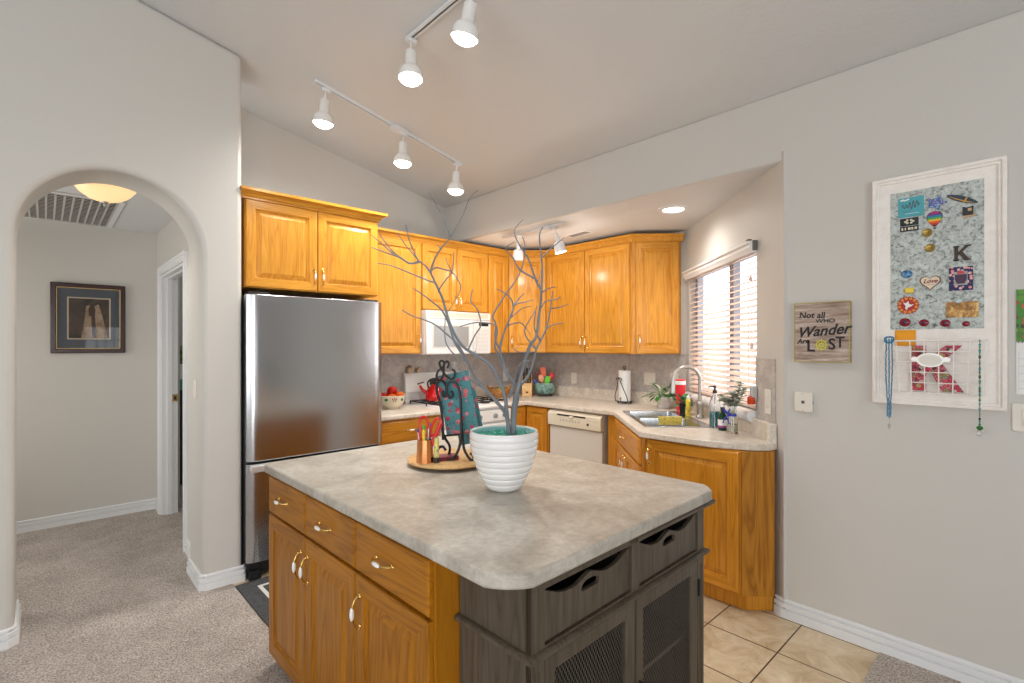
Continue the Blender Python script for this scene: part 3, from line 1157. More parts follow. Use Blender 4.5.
# ------------------------------------------------------------------ dishwasher
dw = thing('dishwasher', 'cream dishwasher built in under the long countertop', 'dishwasher', (3.385, 3.118, 0), -90)
DWD = .60
b = MB()
b.box(.004, DWD - .004, .03, .58, .02, .868)
b.build('tub_body', GREYENAMEL, dw, smooth=False)
b = MB()
b.box(.006, DWD - .006, -.004, .03, .12, .722)
o = b.build('door', GREYENAMEL, dw, bevel=.005)
b = MB()
b.prism([(-.028, .730), (-.032, .80), (-.030, .838), (-.020, .848), (.0, .862), (.03, .866), (.03, .730)], .003, DWD - .003, ax='x')
o = b.build('control_panel', BISQUE, dw, bevel=.004)
b = MB()
b.prism([(-.034, .824), (-.0315, .824), (-.031, .838), (-.033, .838)], .12, .44, ax='x')
b.build('latch_slot', BLACK, o, smooth=False)
b = MB()
b.prism([(-.05, .818), (-.031, .818), (-.031, .832), (-.045, .830)], .27, .31, ax='x')
b.build('latch', BISQUE, o, bevel=.002)
b = MB()
for i in range(7):
    x = .155 + i * .034
    b.box(x, x + .016, -.0335, -.030, .775, .795)
b.box(.455, .475, -.0335, -.030, .765, .785, 1)
for x in (.16, .25, .34, .46, .52):
    b.box(x, x + .045, -.0330, -.030, .805, .809)
b.build('buttons', [mat('beige_key', (.52, .49, .42, 1), .5), BLACK], o, smooth=False)
b = MB()
b.box(.01, DWD - .01, .06, .08, .01, .115)
b.build('kick_plate', BLACK, dw, smooth=False)

# ------------------------------------------------------------------ island
IP, IR = (0.750, 0.815), 1.2
ITX, ITY = 1.10, 1.60


def rounded_clip(pts, cuts, n=5):
    """replace corner i by an arc-like clip of size (a before, b after)"""
    out = []
    m = len(pts)
    for i, p in enumerate(pts):
        p = Vector(p)
        a, bb = cuts[i]
        pa = p + (Vector(pts[i - 1]) - p).normalized() * a
        pb = p + (Vector(pts[(i + 1) % m]) - p).normalized() * bb
        q = p * .35 + (pa + pb) * .325
        for k in range(n + 1):
            t = k / n
            out.append(tuple(pa * (1 - t) ** 2 + q * 2 * t * (1 - t) + pb * t * t))
    return out


it = thing('island_countertop', 'mottled grey-beige laminate countertop of the kitchen island', 'countertop', IP + (0,), IR)
b = MB()
b.prism(rounded_clip([(0, 0), (ITX, 0), (ITX, ITY), (0, ITY)], [(.085, .085), (.07, .06), (.04, .04), (.03, .03)]), CZ0, CZ1)
o = b.build('slab', LAMI, it, angle=30)
m = o.modifiers.new('bevel', 'BEVEL'); m.width = .008; m.segments = 3; m.limit_method = 'ANGLE'; m.angle_limit = R(60)

# wooden part: doors and drawers face -x of the island, so its root is turned
ic = thing('island_cabinet', 'oak island cabinet with three drawers over three doors', 'cabinet', IP + (0,), IR)
fx, fy0, fy1 = .040, .335, 1.585
b = MB()
b.box(fx, 1.06, fy0, fy1, .06, .876)
b.box(fx + .06, 1.0, fy0 + .03, fy1 - .03, .007, .06)
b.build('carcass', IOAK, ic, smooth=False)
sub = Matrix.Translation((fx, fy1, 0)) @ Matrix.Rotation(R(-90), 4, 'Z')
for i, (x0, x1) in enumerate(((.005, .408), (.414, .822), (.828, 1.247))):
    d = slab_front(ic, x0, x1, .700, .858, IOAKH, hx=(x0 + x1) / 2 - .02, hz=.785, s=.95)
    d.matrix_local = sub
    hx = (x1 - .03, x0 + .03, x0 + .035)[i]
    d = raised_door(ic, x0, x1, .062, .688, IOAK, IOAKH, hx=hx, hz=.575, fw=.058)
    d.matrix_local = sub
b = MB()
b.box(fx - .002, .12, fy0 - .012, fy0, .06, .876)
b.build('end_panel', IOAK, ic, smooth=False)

# grey console cabinet forming the near end of the island
gc = thing('console_cabinet', 'grey-brown console cabinet with scalloped drawers and mesh doors at island end', 'cabinet', IP + (0,), IR)
GX0, GX1, GY0, GY1 = .115, 1.045, .040, .318
gw = GX1 - GX0
zl = .680
b = MB()
b.box(GX0, GX0 + .02, GY0, GY1, .06, .872)
b.box(GX1 - .02, GX1, GY0, GY1, .06, .872)
b.box(GX0 + .02, GX1 - .02, GY1 - .015, GY1, .06, .872)
b.box(GX0 + .02, GX1 - .02, GY0 + .01, GY1 - .015, .07, .09)
b.box(GX0 + .02, GX1 - .02, GY0 + .02, GY1 - .015, .662, .678)
b.box(GX0 + .02, GX1 - .02, GY0 + .01, GY1 - .015, .855, .872)
b.build('carcass', GREYW, gc, smooth=False)
b = MB()
dxs = [(GX0 + .048, GX0 + .443), (GX0 + .487, GX1 - .048)]
b.holed(rect(GX0, GX1, .055, .872), [rect(x0, x1, .696, .838) for x0, x1 in dxs] + [rect(GX0 + .045, GX1 - .045, .10, .664)], GY0 - .002, GY0 + .018, ax='y')
for x in (GX0 + .012, GX1 - .030):
    for i in range(3):
        b.box(x + i * .007, x + i * .007 + .003, GY0 - .0035, GY0, .12, .64)
b.build('face_frame', GREYW, gc, smooth=False)
b = MB()
hp = [(0, zl - .009), (.012, zl - .009), (.018, zl - .004), (.018, zl + .005), (.012, zl + .010), (0, zl + .010)]
b.sweep([(GX0, GY1), (GX0, GY0), (GX1, GY0), (GX1, GY1)][::1], [(o, z) for o, z in hp])
b.build('ledge_molding', GREYW, gc)
b = MB()
tp = [(0, .846), (.010, .850), (.020, .858), (.022, .868), (.018, .874), (0, .875)]
b.sweep([(GX1 - .5, GY0), (GX1, GY0), (GX1, GY1)], [(o * 1.55, z) for o, z in tp])
b.sweep([(GX0, GY0), (GX1 - .5, GY0)], [(o * .35, z) for o, z in tp])
b.build('top_molding', GREYW, gc)
for x0, x1 in dxs:
    b = MB()
    w = x1 - x0 - .008
    xa = x0 + .004
    top = []
    n = 40
    for i in range(n + 1):
        s = i / n
        zz = .834 - .004
        dip = .030 * (math.sin(math.pi * min(max((abs(s - .5) * 2), 0), 1))) ** 1.3
        mid = .010 * math.cos(math.pi * min(1, abs(s - .5) * 4) / 2) if abs(s - .5) < .25 else 0
        top.append((xa + w * s, zz - dip - mid))
    outer = [(xa, .700), (xa + w, .700)] + top[::-1]
    cx = xa + w / 2
    hole = [(cx + .042 * math.copysign(abs(math.cos(a)) ** .6, math.cos(a)), .7875 + .013 * math.sin(a) + .006 * math.cos(a * 1) ** 2 * -1) for a in [2 * math.pi * k / 20 for k in range(20)]]
    b.holed(outer, [hole], GY0 + .004, GY0 + .018, ax='y')
    o = b.build('drawer', GREYW, gc, bevel=.0015)
    b = MB()
    b.box(xa, xa + w, GY0 + .018, GY1 - .03, .700, .706)
    b.box(xa, xa + .008, GY0 + .018, GY1 - .03, .706, .80)
    b.box(xa + w - .008, xa + w, GY0 + .018, GY1 - .03, .706, .80)
    b.box(xa, xa + w, GY1 - .038, GY1 - .03, .706, .80)
    b.build('drawer_box', DARKW, o, smooth=False)
xm = (GX0 + GX1) / 2
for k, (x0, x1) in enumerate(((GX0 + .047, xm - .003), (xm + .003, GX1 - .047))):
    b = MB()
    z0, z1, fwd = .102, .662, .046
    ins = [(0, .018), (0, .002), (.003, 0), (fwd - .006, 0), (fwd, .006), (fwd, .018)]
    vs, fs = [], []
    for i, y in ins:
        vs += [(x0 + i, GY0 - .002 + y, z0 + i), (x1 - i, GY0 - .002 + y, z0 + i), (x1 - i, GY0 - .002 + y, z1 - i), (x0 + i, GY0 - .002 + y, z1 - i)]
    for r in range(len(ins)):
        r2 = (r + 1) % len(ins)
        for q in range(4):
            q2 = (q + 1) % 4
            fs.append((r * 4 + q, r * 4 + q2, r2 * 4 + q2, r2 * 4 + q))
    b.add(vs, fs)
    o = b.build('door', GREYW, gc, angle=20)
    b = MB()
    ax0, ax1, az0, az1 = x0 + fwd, x1 - fwd, z0 + fwd, z1 - fwd
    W_, H_ = ax1 - ax0, az1 - az0
    yy = GY0 + .010
    for sgn in (1, -1):
        n = int((W_ + H_ * .55) / .0125)
        for i in range(n):
            # woven diagonal wires, slope 0.55 across per unit height
            x_at = lambda z: ax0 + i * .0125 - (z - az0) * .55 if sgn > 0 else ax0 + i * .0125 - (az1 - z) * .55
            zs = []
            za, zb = az0, az1
            def clampz(x):
                return az0 + (ax0 + i * .0125 - x) / .55 if sgn > 0 else az1 - (ax0 + i * .0125 - x) / .55
            lo, hi = sorted((clampz(ax0), clampz(ax1)))
            za, zb = max(az0, lo), min(az1, hi)
            if zb - za < .004:
                continue
            hw = .0014
            b.add([(x_at(za) - hw, yy + sgn * .0006, za), (x_at(za) + hw, yy + sgn * .0006, za), (x_at(zb) + hw, yy + sgn * .0006, zb), (x_at(zb) - hw, yy + sgn * .0006, zb)], [(0, 1, 2, 3)])
    b.build('wire_mesh', mat('dark_wire', (.12, .105, .09, 1), .45, .3), o, smooth=False)
    hx = x1 - .018 if k == 0 else x0 + .018
    b = MB()
    b.tube([(hx, GY0 - .002, .40), (hx, GY0 - .022, .40)], .005, 8)
    b.ball((hx, GY0 - .024, .40), .008, 10)
    b.tube([(hx, GY0 - .020, .40), (hx, GY0 - .022, .375), (hx, GY0 - .020, .315)], [.003, .0035, .0055], 8)
    b.build('handle', IRON, o)
    for hz in (.17, .56):
        b = MB()
        ex = x0 - .004 if k == 0 else x1 + .004
        b.tube([(ex, GY0 - .005, hz - .03), (ex, GY0 - .005, hz + .03)], .0045, 8)
        b.build('hinge', IRON, o)
b = MB()
b.box(GX0 + .022, GX1 - .022, GY0 + .03, GY1 - .017, .38, .395)
b.build('shelf', GREYW, gc, smooth=False)
for x in (GX0, GX1 - .045):
    for y in (GY0, GY1 - .045):
        b = MB()
        b.prism([(x, y), (x + .045, y), (x + .045, y + .045), (x, y + .045)], .002, .062)
        b.build('foot', GREYW, gc, bevel=.003)
dxr = dxs[1]
b = MB()
lx, ly = dxr[0] + .13, GY0 + .10
b.box(lx - .09, lx + .09, ly - .04, ly + .05, .7065, .76)
o = b.build('folded_cloth', mat('dark_purple_cloth', (.05, .035, .10, 1), .9), None, bevel=.02, seg=3)
o.location = (IP[0], IP[1], 0); o.rotation_euler = (0, 0, R(IR))
tag(o, 'dark purple cloth inside the right scalloped drawer', 'cloth')


# ------------------------------------------------------------------ lamps
def spot(name, loc, power, size=R(165), color=(1.0, 0.965, 0.91), rad=.045, parent=None):
    l = bpy.data.lights.new(name, 'SPOT')
    l.energy = power
    l.spot_size = size
    l.spot_blend = 1.0
    l.color = color
    l.shadow_soft_size = rad
    o = bpy.data.objects.new(name, l)
    COL.objects.link(o)
    o.location = loc
    if parent:
        o.parent = parent
    return o


def track(name_label, p0, p1, mid, grp):
    """ceiling rail from p0 to p1 with a power feed box at fraction mid"""
    p0, p1 = Vector(p0), Vector(p1)
    d = p1 - p0
    L = d.length
    t = thing('light_track', name_label, 'light track', tuple(p0), 0, grp)
    t.rotation_euler = d.to_track_quat('X', 'Z').to_euler()
    b = MB()
    b.prism([(-.017, 0), (-.017, -.019), (-.006, -.019), (-.006, -.012), (.006, -.012), (.006, -.019), (.017, -.019), (.017, 0)], 0, L, ax='x')
    b.build('rail', TRIM, t, bevel=.001)
    b = MB()
    b.box(.01, L - .01, -.0055, .0055, -.0135, -.0118)
    b.build('slot', BLACK, t, smooth=False)
    b = MB()
    b.box(L * mid - .06, L * mid + .06, -.035, .035, -.032, 0)
    b.build('power_feed', TRIM, t, bevel=.005)
    return t


def lamp_head(label, x, y, z, tilt, grp, power, glass=False, lit=True):
    """lamp on a rail: adapter, stem, neck, flared shade and bulb; origin at the rail"""
    t = thing('track_lamp', label, 'lamp', (x, y, z), 0, grp)
    t.rotation_euler = (R(tilt[0]), R(tilt[1]), 0)
    b = MB()
    b.box(-.03, .03, -.014, .014, -.022, 0)
    b.lathe([(.006, -.066), (.006, -.02)], (0, 0, 0), 10)
    b.ball((0, 0, -.066), .012, 12)
    b.build('adapter', TRIM, t, bevel=.002)
    if glass:
        b = MB()
        b.lathe([(.012, -.06), (.016, -.068), (.018, -.13), (.016, -.135)], (0, 0, 0), 18)
        b.build('socket', TRIM, t)
        b = MB()
        b.lathe([(.018, -.122), (.036, -.128), (.043, -.142), (.047, -.212), (.044, -.215), (.041, -.210), (.038, -.145), (.018, -.128)], (0, 0, 0), 28, cap=False)
        b.build('glass_shade', FROST, t)
        if lit:
            l = bpy.data.lights.new('lamp_light', 'POINT')
            l.energy = power
            l.color = (1.0, .95, .87)
            l.shadow_soft_size = .04
            lo = bpy.data.objects.new('lamp_light', l)
            COL.objects.link(lo)
            lo.location = (0, 0, -.25)
            lo.parent = t
        return t
    b = MB()
    b.lathe([(.0001, -.070), (.029, -.072), (.032, -.078), (.033, -.150), (.038, -.158), (.054, -.170), (.063, -.190), (.066, -.222), (.063, -.224), (.059, -.206), (.0001, -.20)], (0, 0, 0), 32)
    b.build('shade', WHITE, t)
    b = MB()
    b.lathe([(.0001, -.252), (.03, -.248), (.050, -.238), (.060, -.222), (.060, -.212), (.0001, -.203)], (0, 0, 0), 28)
    b.build('bulb', BULB, t)
    if lit:
        spot('lamp_light', (0, 0, -.27), power, parent=t)
    return t


zc = lambda x: vault(x)
track('white light track running along the vaulted ceiling in front of the refrigerator cabinets', (1.262, 3.203, zc(1.262)), (2.441, 3.203, zc(2.441)), .52, 'ceiling light tracks')
track('white light track on the vaulted ceiling above the island', (1.44, 2.36, zc(1.44)), (1.44, 1.14, zc(1.44)), .5, 'ceiling light tracks')
track('white light track under the low nook ceiling behind the branches', (3.04, 3.37, ZN), (3.04, 2.645, ZN), .72, 'ceiling light tracks')
g = 'lit track lamps'
for lab, x, y, tilt in (('lit white track lamp at the left end of the track by the refrigerator cabinet', 1.335, 3.203, (6, 2)),
                        ('lit white track lamp in the middle of the three-lamp track', 1.912, 3.203, (0, 2)),
                        ('lit white track lamp at the right end of the three-lamp track', 2.392, 3.203, (0, 3)),
                        ('lit white track lamp at the far end of the track over the island', 1.44, 2.335, (-3, 3)),
                        ('lit white track lamp nearest the camera over the island', 1.44, 1.80, (14, 3))):
    lamp_head(lab, x, y, zc(x) - .0195, tilt, g, 39 if y > 3 else 33)
lamp_head('frosted glass track lamp at the right end of the nook track', 3.04, 2.745, ZN - .0195, (-8, -12), 'frosted nook lamps', 5.5, True)
lamp_head('frosted glass track lamp in the nook, half hidden by the branches', 3.04, 3.17, ZN - .0195, (10, -8), 'frosted nook lamps', 5.5, True)

# recessed downlight
t = thing('recessed_light', 'round recessed downlight glowing in the nook ceiling before the window', 'ceiling light', (3.325, 1.85, ZN))
b = MB()
b.lathe([(.072, -.001), (.075, -.009), (.108, -.006), (.111, 0), (.072, 0)], (0, 0, 0), 36, cap=False)
b.build('trim_ring', TRIM, t)
b = MB()
b.lathe([(.0001, -.006), (.05, -.005), (.073, -.002)], (0, 0, 0), 32)
b.build('lens', BULB, t)
spot('lamp_light', (0, 0, -.02), 30, R(165), (1.0, .965, .91), .06, t)

# ceiling vent in nook
t = thing('ceiling_vent', 'small grey slotted air register in the nook ceiling', 'vent', (3.455, 2.83, ZN), -8)
b = MB()
b.holed([(-.06, -.14), (.06, -.14), (.06, .14), (-.06, .14)], [[(-.04, -.115), (.04, -.115), (.04, .115), (-.04, .115)]], -.006, -.0005)
b.build('frame', TRIM, t, bevel=.002)
b = MB()
for i in range(5):
    b.box(-.04 + i * .0175, -.032 + i * .0175, -.115, .115, -.005, -.001)
b.build('slats', mat('grey_slat', (.25, .25, .25, 1), .5), t, smooth=False)

# hall ceiling light and return-air grille
t = thing('ceiling_light', 'amber glass bowl ceiling light in the hall with a metal finial', 'ceiling light', (.27, 3.90, ZN))
b = MB()
b.lathe([(.0001, -.022), (.075, -.022), (.085, -.012), (.085, -.0005), (.0001, -.0005)], (0, 0, 0), 28)
b.build('base', CHROME, t)
b = MB()
b.lathe([(.0001, -.118), (.04, -.114), (.085, -.098), (.125, -.068), (.148, -.038), (.152, -.026), (.146, -.026), (.12, -.062), (.08, -.088), (.0001, -.106)], (0, 0, 0), 36, cap=False)
b.build('glass_bowl', BOWL_LIT, t)
b = MB()
b.lathe([(.0001, -.15), (.008, -.146), (.011, -.138), (.006, -.130), (.014, -.124), (.016, -.117), (.006, -.112), (.0001, -.022)], (0, 0, 0), 18)
b.tube([(0, 0, -.11), (0, 0, -.02)], .003, 6)
b.build('finial', CHROME, t)
for a in (30, 150, 270):
    b = MB()
    b.ball((.150 * math.cos(R(a)), .150 * math.sin(R(a)), -.026), .009, 10)
    b.tube([(.150 * math.cos(R(a)), .150 * math.sin(R(a)), -.026), (.07 * math.cos(R(a)), .07 * math.sin(R(a)), -.014)], .004, 6)
    b.build('clip', CHROME, t)
spot('hall_light', (0, 0, -.16), 16, R(150), (1, .93, .82), .08, t)
l = bpy.data.lights.new('hall_light_up', 'POINT'); l.energy = 0.5; l.color = (1, .86, .66); l.shadow_soft_size = .03
lo = bpy.data.objects.new('hall_light_up', l); COL.objects.link(lo); lo.parent = t; lo.location = (0, 0, -.065)

t = thing('return_grille', 'large white return-air grille in the hall ceiling', 'vent', (-.02, 4.83, ZN))
b = MB()
b.holed([(-.47, -.50), (.43, -.50), (.43, .50), (-.47, .50)], [[(-.43, -.46), (.39, -.46), (.39, .46), (-.43, .46)]], -.010, -.0005)
b.build('frame', TRIM, t, bevel=.003)
b = MB()
for i in range(21):
    b.box(-.43, .39, -.46 + i * .0455, -.449 + i * .0455, -.0125, -.0105)
for i in range(19):
    b.box(-.43 + i * .0452, -.419 + i * .0452, -.46, .46, -.0123, -.0103)
b.build('grid', mat('grid_grey', (.50, .48, .45, 1), .5), t, smooth=False)
b = MB()
b.box(-.43, .39, -.46, .46, -.0015, -.0008)
b.build('dark_backing', mat('grille_dark', (.05, .045, .04, 1), .9), t, smooth=False)  # dark sheet behind the grid, in place of an open duct

# ------------------------------------------------------------------ hall picture, switch
t = thing('framed_picture', 'dark framed painting with blue-grey mat on the hall wall', 'picture', (.268, 5.388, 1.667))
hw, hh = .236, .283
b = MB()
b.holed(rect(-hw, hw, -hh, hh), [rect(-hw + .035, hw - .035, -hh + .035, hh - .035)], -.028, 0, ax='y')
b.build('frame', mat('dark_mahogany', (.035, .008, .006, 1), .2), t, bevel=.006)
b = MB()
b.holed(rect(-hw + .033, hw - .033, -hh + .033, hh - .033), [rect(-hw + .039, hw - .039, -hh + .039, hh - .039)], -.020, -.006, ax='y')
b.holed(rect(-.136, .138, -.172, .172), [rect(-.126, .128, -.162, .162)], -.0135, -.006, ax='y', mi=1)
b.build('gilt_fillet', [mat('gilt', (.62, .44, .16, 1), .35, .8), mat('cream_fillet', (.72, .58, .42, 1), .6)], t, smooth=False)
b = MB()
b.box(-hw + .036, hw - .036, -.012, -.004, -hh + .036, hh - .036)
b.build('mat_board', mat('slate_mat', (.10, .115, .145, 1), .7), t, smooth=False)
b = MB()
b.box(-.128, .130, -.0128, -.011, -.164, .164, 0)
# plain generic composition: pale upright draped shapes on a brown ground
b.add([(-.05, -.0131, -.16), (.02, -.0131, -.16), (.012, -.0131, .02), (.0, -.0131, .11), (-.02, -.0131, .10), (-.028, -.0131, .0)], [(0, 1, 2, 3, 4, 5)], 1)
b.add([(.045, -.0131, -.16), (.118, -.0131, -.16), (.085, -.0131, .02), (.06, -.0131, .12), (.03, -.0131, .10), (.038, -.0131, .0)], [(0, 1, 2, 3, 4, 5)], 1)
b.add([(.0, -.0132, .02), (.035, -.0132, .02), (.04, -.0132, .08), (.02, -.0132, .125), (-.005, -.0132, .08)], [(0, 1, 2, 3, 4)], 2)
b.build('painting', [mottled('brown_ground', (.03, .022, .02, 1), (.085, .05, .035, 1), (.14, .085, .05, 1), 9, 30, .5), mottled('pale_drape', (.30, .17, .09, 1), (.44, .29, .17, 1), (.55, .40, .26, 1), 20, 50, .5), mat('dark_centre', (.06, .025, .015, 1), .5)], t, smooth=False)
b = MB()
b.box(-hw + .036, hw - .036, -.0165, -.0155, -hh + .036, hh - .036)
b.build('glass_pane', mat('picture_glass', (1, 1, 1, 1), .02, Transmission_Weight=1.0, IOR=1.35), t, smooth=False)


def plate(name, label, cat, loc, rot, w=.072, h=.116, kind='rocker', grp='wall plates', color=None):
    """wall plate whose front faces local -y"""
    m = color or mat('almond_plastic', (.72, .68, .60, 1), .35)
    t = thing(name, label, cat, loc, rot, grp)
    b = MB()
    b.box(-w / 2, w / 2, -.006, 0, -h / 2, h / 2)
    b.build('plate', m, t, bevel=.003)
    n = max(1, round((w - .03) / .045))
    for i in range(n):
        cx = (i - (n - 1) / 2) * .046
        b = MB()
        b.box(cx - .0165, cx + .0165, -.009, -.005, -.033, .033)
        o = b.build('rocker' if kind == 'rocker' else 'receptacle', m, t, bevel=.0025)
        if kind != 'rocker':
            b = MB()
            for z in (.017, -.017):
                b.box(cx - .007, cx - .005, -.0095, -.0088, z - .004, z + .005)
                b.box(cx + .005, cx + .007, -.0095, -.0088, z - .004, z + .005)
            b.build('slots', BLACK, o, smooth=False)
        else:
            b = MB()
            b.box(cx - .012, cx + .012, -.0115, -.0085, -.028, 0)
            b.build('paddle', m, o, bevel=.002)
    return t


ALM = mat('almond_plastic', (.72, .68, .60, 1), .35)
plate('light_switch', 'almond wall switch inside the arch opening', 'switch', (AX1, 3.56, 1.178), -90, color=ALM)
plate('electrical_outlet', 'almond outlet on the nook backsplash left of the paper towels', 'outlet', (XB - .006, 3.362, 1.108), -90, kind='outlet', color=ALM)
plate('electrical_outlet', 'white outlet on the backsplash behind the wicker basket', 'outlet', (3.69, YW - .006, 1.125), 0, .074, .14, kind='outlet', color=WHITE)
plate('light_switch', 'almond double switch on the nook backsplash right of the paper towels', 'switch', (XB - .006, 2.47, 1.145), -90, .115, .116, color=ALM)
plate('light_switch', 'almond switch plate in the nook corner behind the red tumbler', 'switch', (XB - .006, 2.225, 1.145), -90, color=ALM)
p = uv(.135, .006)
plate('light_switch', 'almond switch plate on the window wall beside the air freshener', 'switch', (p[0], p[1], 1.13), -135, .072, .14, color=ALM)
plate('light_switch', 'almond switch plate under the calendar', 'switch', (XR, .055, 1.155), -90, .09, .116, color=ALM)

# square thermostat-like control on the right wall
t = thing('wall_control', 'square white wall control with a tiny screen below the wooden sign', 'thermostat', (XR, .862, 1.153), -90)
b = MB()
b.box(-.043, .043, -.024, 0, -.052, .052)
b.build('housing', ALM, t, bevel=.006)
b = MB()
b.box(-.009, .009, -.0255, -.0235, -.009, .009)
b.box(-.0055, .0055, -.026, -.0235, -.005, .006, 1)
b.box(.0385, .0435, -.016, -.010, -.010, .010, 1)
b.ball((0, -.0245, .042), .002, 8, 1)
b.ball((0, -.0245, -.044), .002, 8, 1)
b.build('screen', [mat('grey_bezel', (.42, .41, .38, 1), .4), BLACK], t, smooth=False)

# ------------------------------------------------------------------ wooden sign
t = thing('wall_sign', 'square weathered plank sign lettered about wandering, above the white wall control', 'sign', (XR, .776, 1.512), -90)
sw, sh = .1225, .1505
b = MB()
b.box(-sw, sw, -.036, 0, -sh, sh)
b.build('board', BARN, t, bevel=.003)
b = MB()
b.holed(rect(-sw - .001, sw + .001, -sh - .001, sh + .001), [rect(-sw + .003, sw - .003, -sh + .003, sh - .003)], -.0375, -.033, ax='y')
b.build('painted_edge', mat('ochre_edge', (.40, .34, .05, 1), .6), t, smooth=False)
b = MB()
yl = -.0372
text_mesh(b, 'Not all', .044, -.042, .086, yl, 0, .12, .0016, .95, 2, bold=.0006)
text_mesh(b, 'WHO', .030, .018, .056, yl, 0, 0, .0016, 1.1, bold=.0003)
text_mesh(b, 'Wander', .073, .004, .006, yl, 0, .42, .0016, .95, -5, bold=.0016)
text_mesh(b, 'Are', .036, -.083, -.045, yl, 0, .3, .0016, 1.0, -4, bold=.0005)
text_mesh(b, 'L', .078, -.047, -.072, yl, 0, 0, .0016, 1.0, bold=.0016)
text_mesh(b, 'S', .078, .047, -.062, yl, 0, 0, .0016, .9, bold=.0016)
text_mesh(b, 'T', .074, .082, -.052, yl, 0, 0, .0016, .85, bold=.0016)
o = b.build('lettering', mat('dark_ink', (.012, .010, .012, 1), .6), t, smooth=False)
b = MB()
cx, cz = .001, -.064
b.tube([(cx + .022 * math.cos(a), yl, cz + .022 * math.sin(a)) for a in [2 * math.pi * k / 24 for k in range(24)]], .0026, 6, closed=True)
b.tube([(cx + .009 * math.cos(a), yl, cz + .009 * math.sin(a)) for a in [2 * math.pi * k / 16 for k in range(16)]], .002, 6, closed=True)
for k in range(8):
    a = 2 * math.pi * k / 8
    b.tube([(cx + .004 * math.cos(a), yl, cz + .004 * math.sin(a)), (cx + .032 * math.cos(a), yl, cz + .032 * math.sin(a))], .0018, 6)
b.build('wheel_letter', mat('yellow_paint', (.62, .60, .06, 1), .6), t)

# ------------------------------------------------------------------ magnet board
BYC, BZC = .339, 1.6985
mb_ = thing('magnet_board', 'large whitewashed framed magnet board hung on the right wall', 'board', (XR, BYC, BZC), -90)
bw, bh = .2275, .5215
b = MB()
b.holed(rect(-bw, bw, -bh, bh), [rect(-bw + .016, bw - .016, -bh + .016, bh - .016)], -.032, 0, ax='y')
b.holed(rect(-bw + .014, bw - .014, -bh + .014, bh - .014), [rect(-bw + .028, bw - .028, -bh + .028, bh - .028)], -.024, 0, ax='y')
b.build('frame', WHITEWASH, mb_, bevel=.004)
b = MB()
b.box(-bw + .02, bw - .02, -.014, 0, -bh + .02, bh - .02)
b.build('backing_panel', WHITEWASH, mb_, smooth=False)
b = MB()
b.box(-.159, .158, -.0155, -.0135, 1.518 - BZC, 2.146 - BZC)
b.build('metal_sheet', GALV, mb_, smooth=False)
YB = -.0157                                      # face of the metal sheet


def magnet(name, label, y, z, cat='magnet', grp='magnets on the board', face=XR + YB):
    return thing(name, label, cat, (face, y, z), -90, grp)


t = magnet('magnet', 'flat teal card magnet with dark script, top left of the board', .423, 2.073)
b = MB()
b.box(-.046, .046, -.003, 0, -.044, .044)
b.build('card', mat('teal_card', (.07, .36, .42, 1), .6), t, smooth=False)
b = MB()
b.tube([(-.032 + i * .0011, -.0035, .002 + .011 * math.sin(i * .55) * (1.2 - .5 * math.sin(i * .13)) + i * .0002) for i in range(58)], .0011, 5)
b.tube([(-.03, -.0035, -.017), (-.01, -.0035, -.02), (.004, -.0035, -.012)], .0007, 5)
b.build('script', mat('maroon_ink', (.12, .03, .06, 1), .6), t)
b = MB()
for i in range(5):
    b.ball((-.034 + i * .006, -.003, .034 + .002 * math.sin(i * 2)), (.0045, .0015, .0035), 8)
b.box(-.02, .03, -.0034, -.003, -.030, -.0285)
b.build('white_print', PAPER, t)

t = magnet('magnet', 'blue and pink patterned turtle magnet beside the surfboard', .335, 2.073)
b = MB()
pts = []
for i in range(40):
    a = 2 * math.pi * i / 40
    r = .021 + .014 * max(0, math.cos(5 * a + .5)) ** 1.5
    pts.append((r * 1.15 * math.cos(a), r * math.sin(a)))
b.prism(pts, -.006, 0, ax='y')
b.build('turtle', spots('turtle_print', (.07, .13, .36, 1), [(.45, .15, .30, 1), (.30, .45, .60, 1)], 120, .45, .4), t, bevel=.002)

t = magnet('magnet', 'long surfboard magnet tilted in the upper right corner', .250, 2.072)
b = MB()
n = 24
top = [(-.056 + .112 * i / n, .0125 * math.sin(math.pi * i / n) ** .6) for i in range(n + 1)]
b.prism(top + [(x, -z) for x, z in top[1:-1]][::-1], -.006, 0, ax='y')
o = b.build('surfboard', mat('navy_board', (.025, .045, .075, 1), .3), t, bevel=.0015)
b = MB()
b.prism([(x, z) for x, z in [(-.05, -.0025), (-.02, -.0075), (.02, -.009), (.052, -.003), (.02, -.004), (-.02, -.003)]], -.0066, -.0055, ax='y')
b.box(.010, .016, -.0068, -.0055, -.011, .012)
b.build('gold_stripe', mat('gold_paint', (.52, .27, .04, 1), .4), t, smooth=False)
t.matrix_world = Matrix.Translation((XR + YB, .250, 2.072)) @ Matrix.Rotation(R(-90), 4, 'Z') @ Matrix.Rotation(R(27), 4, 'Y')

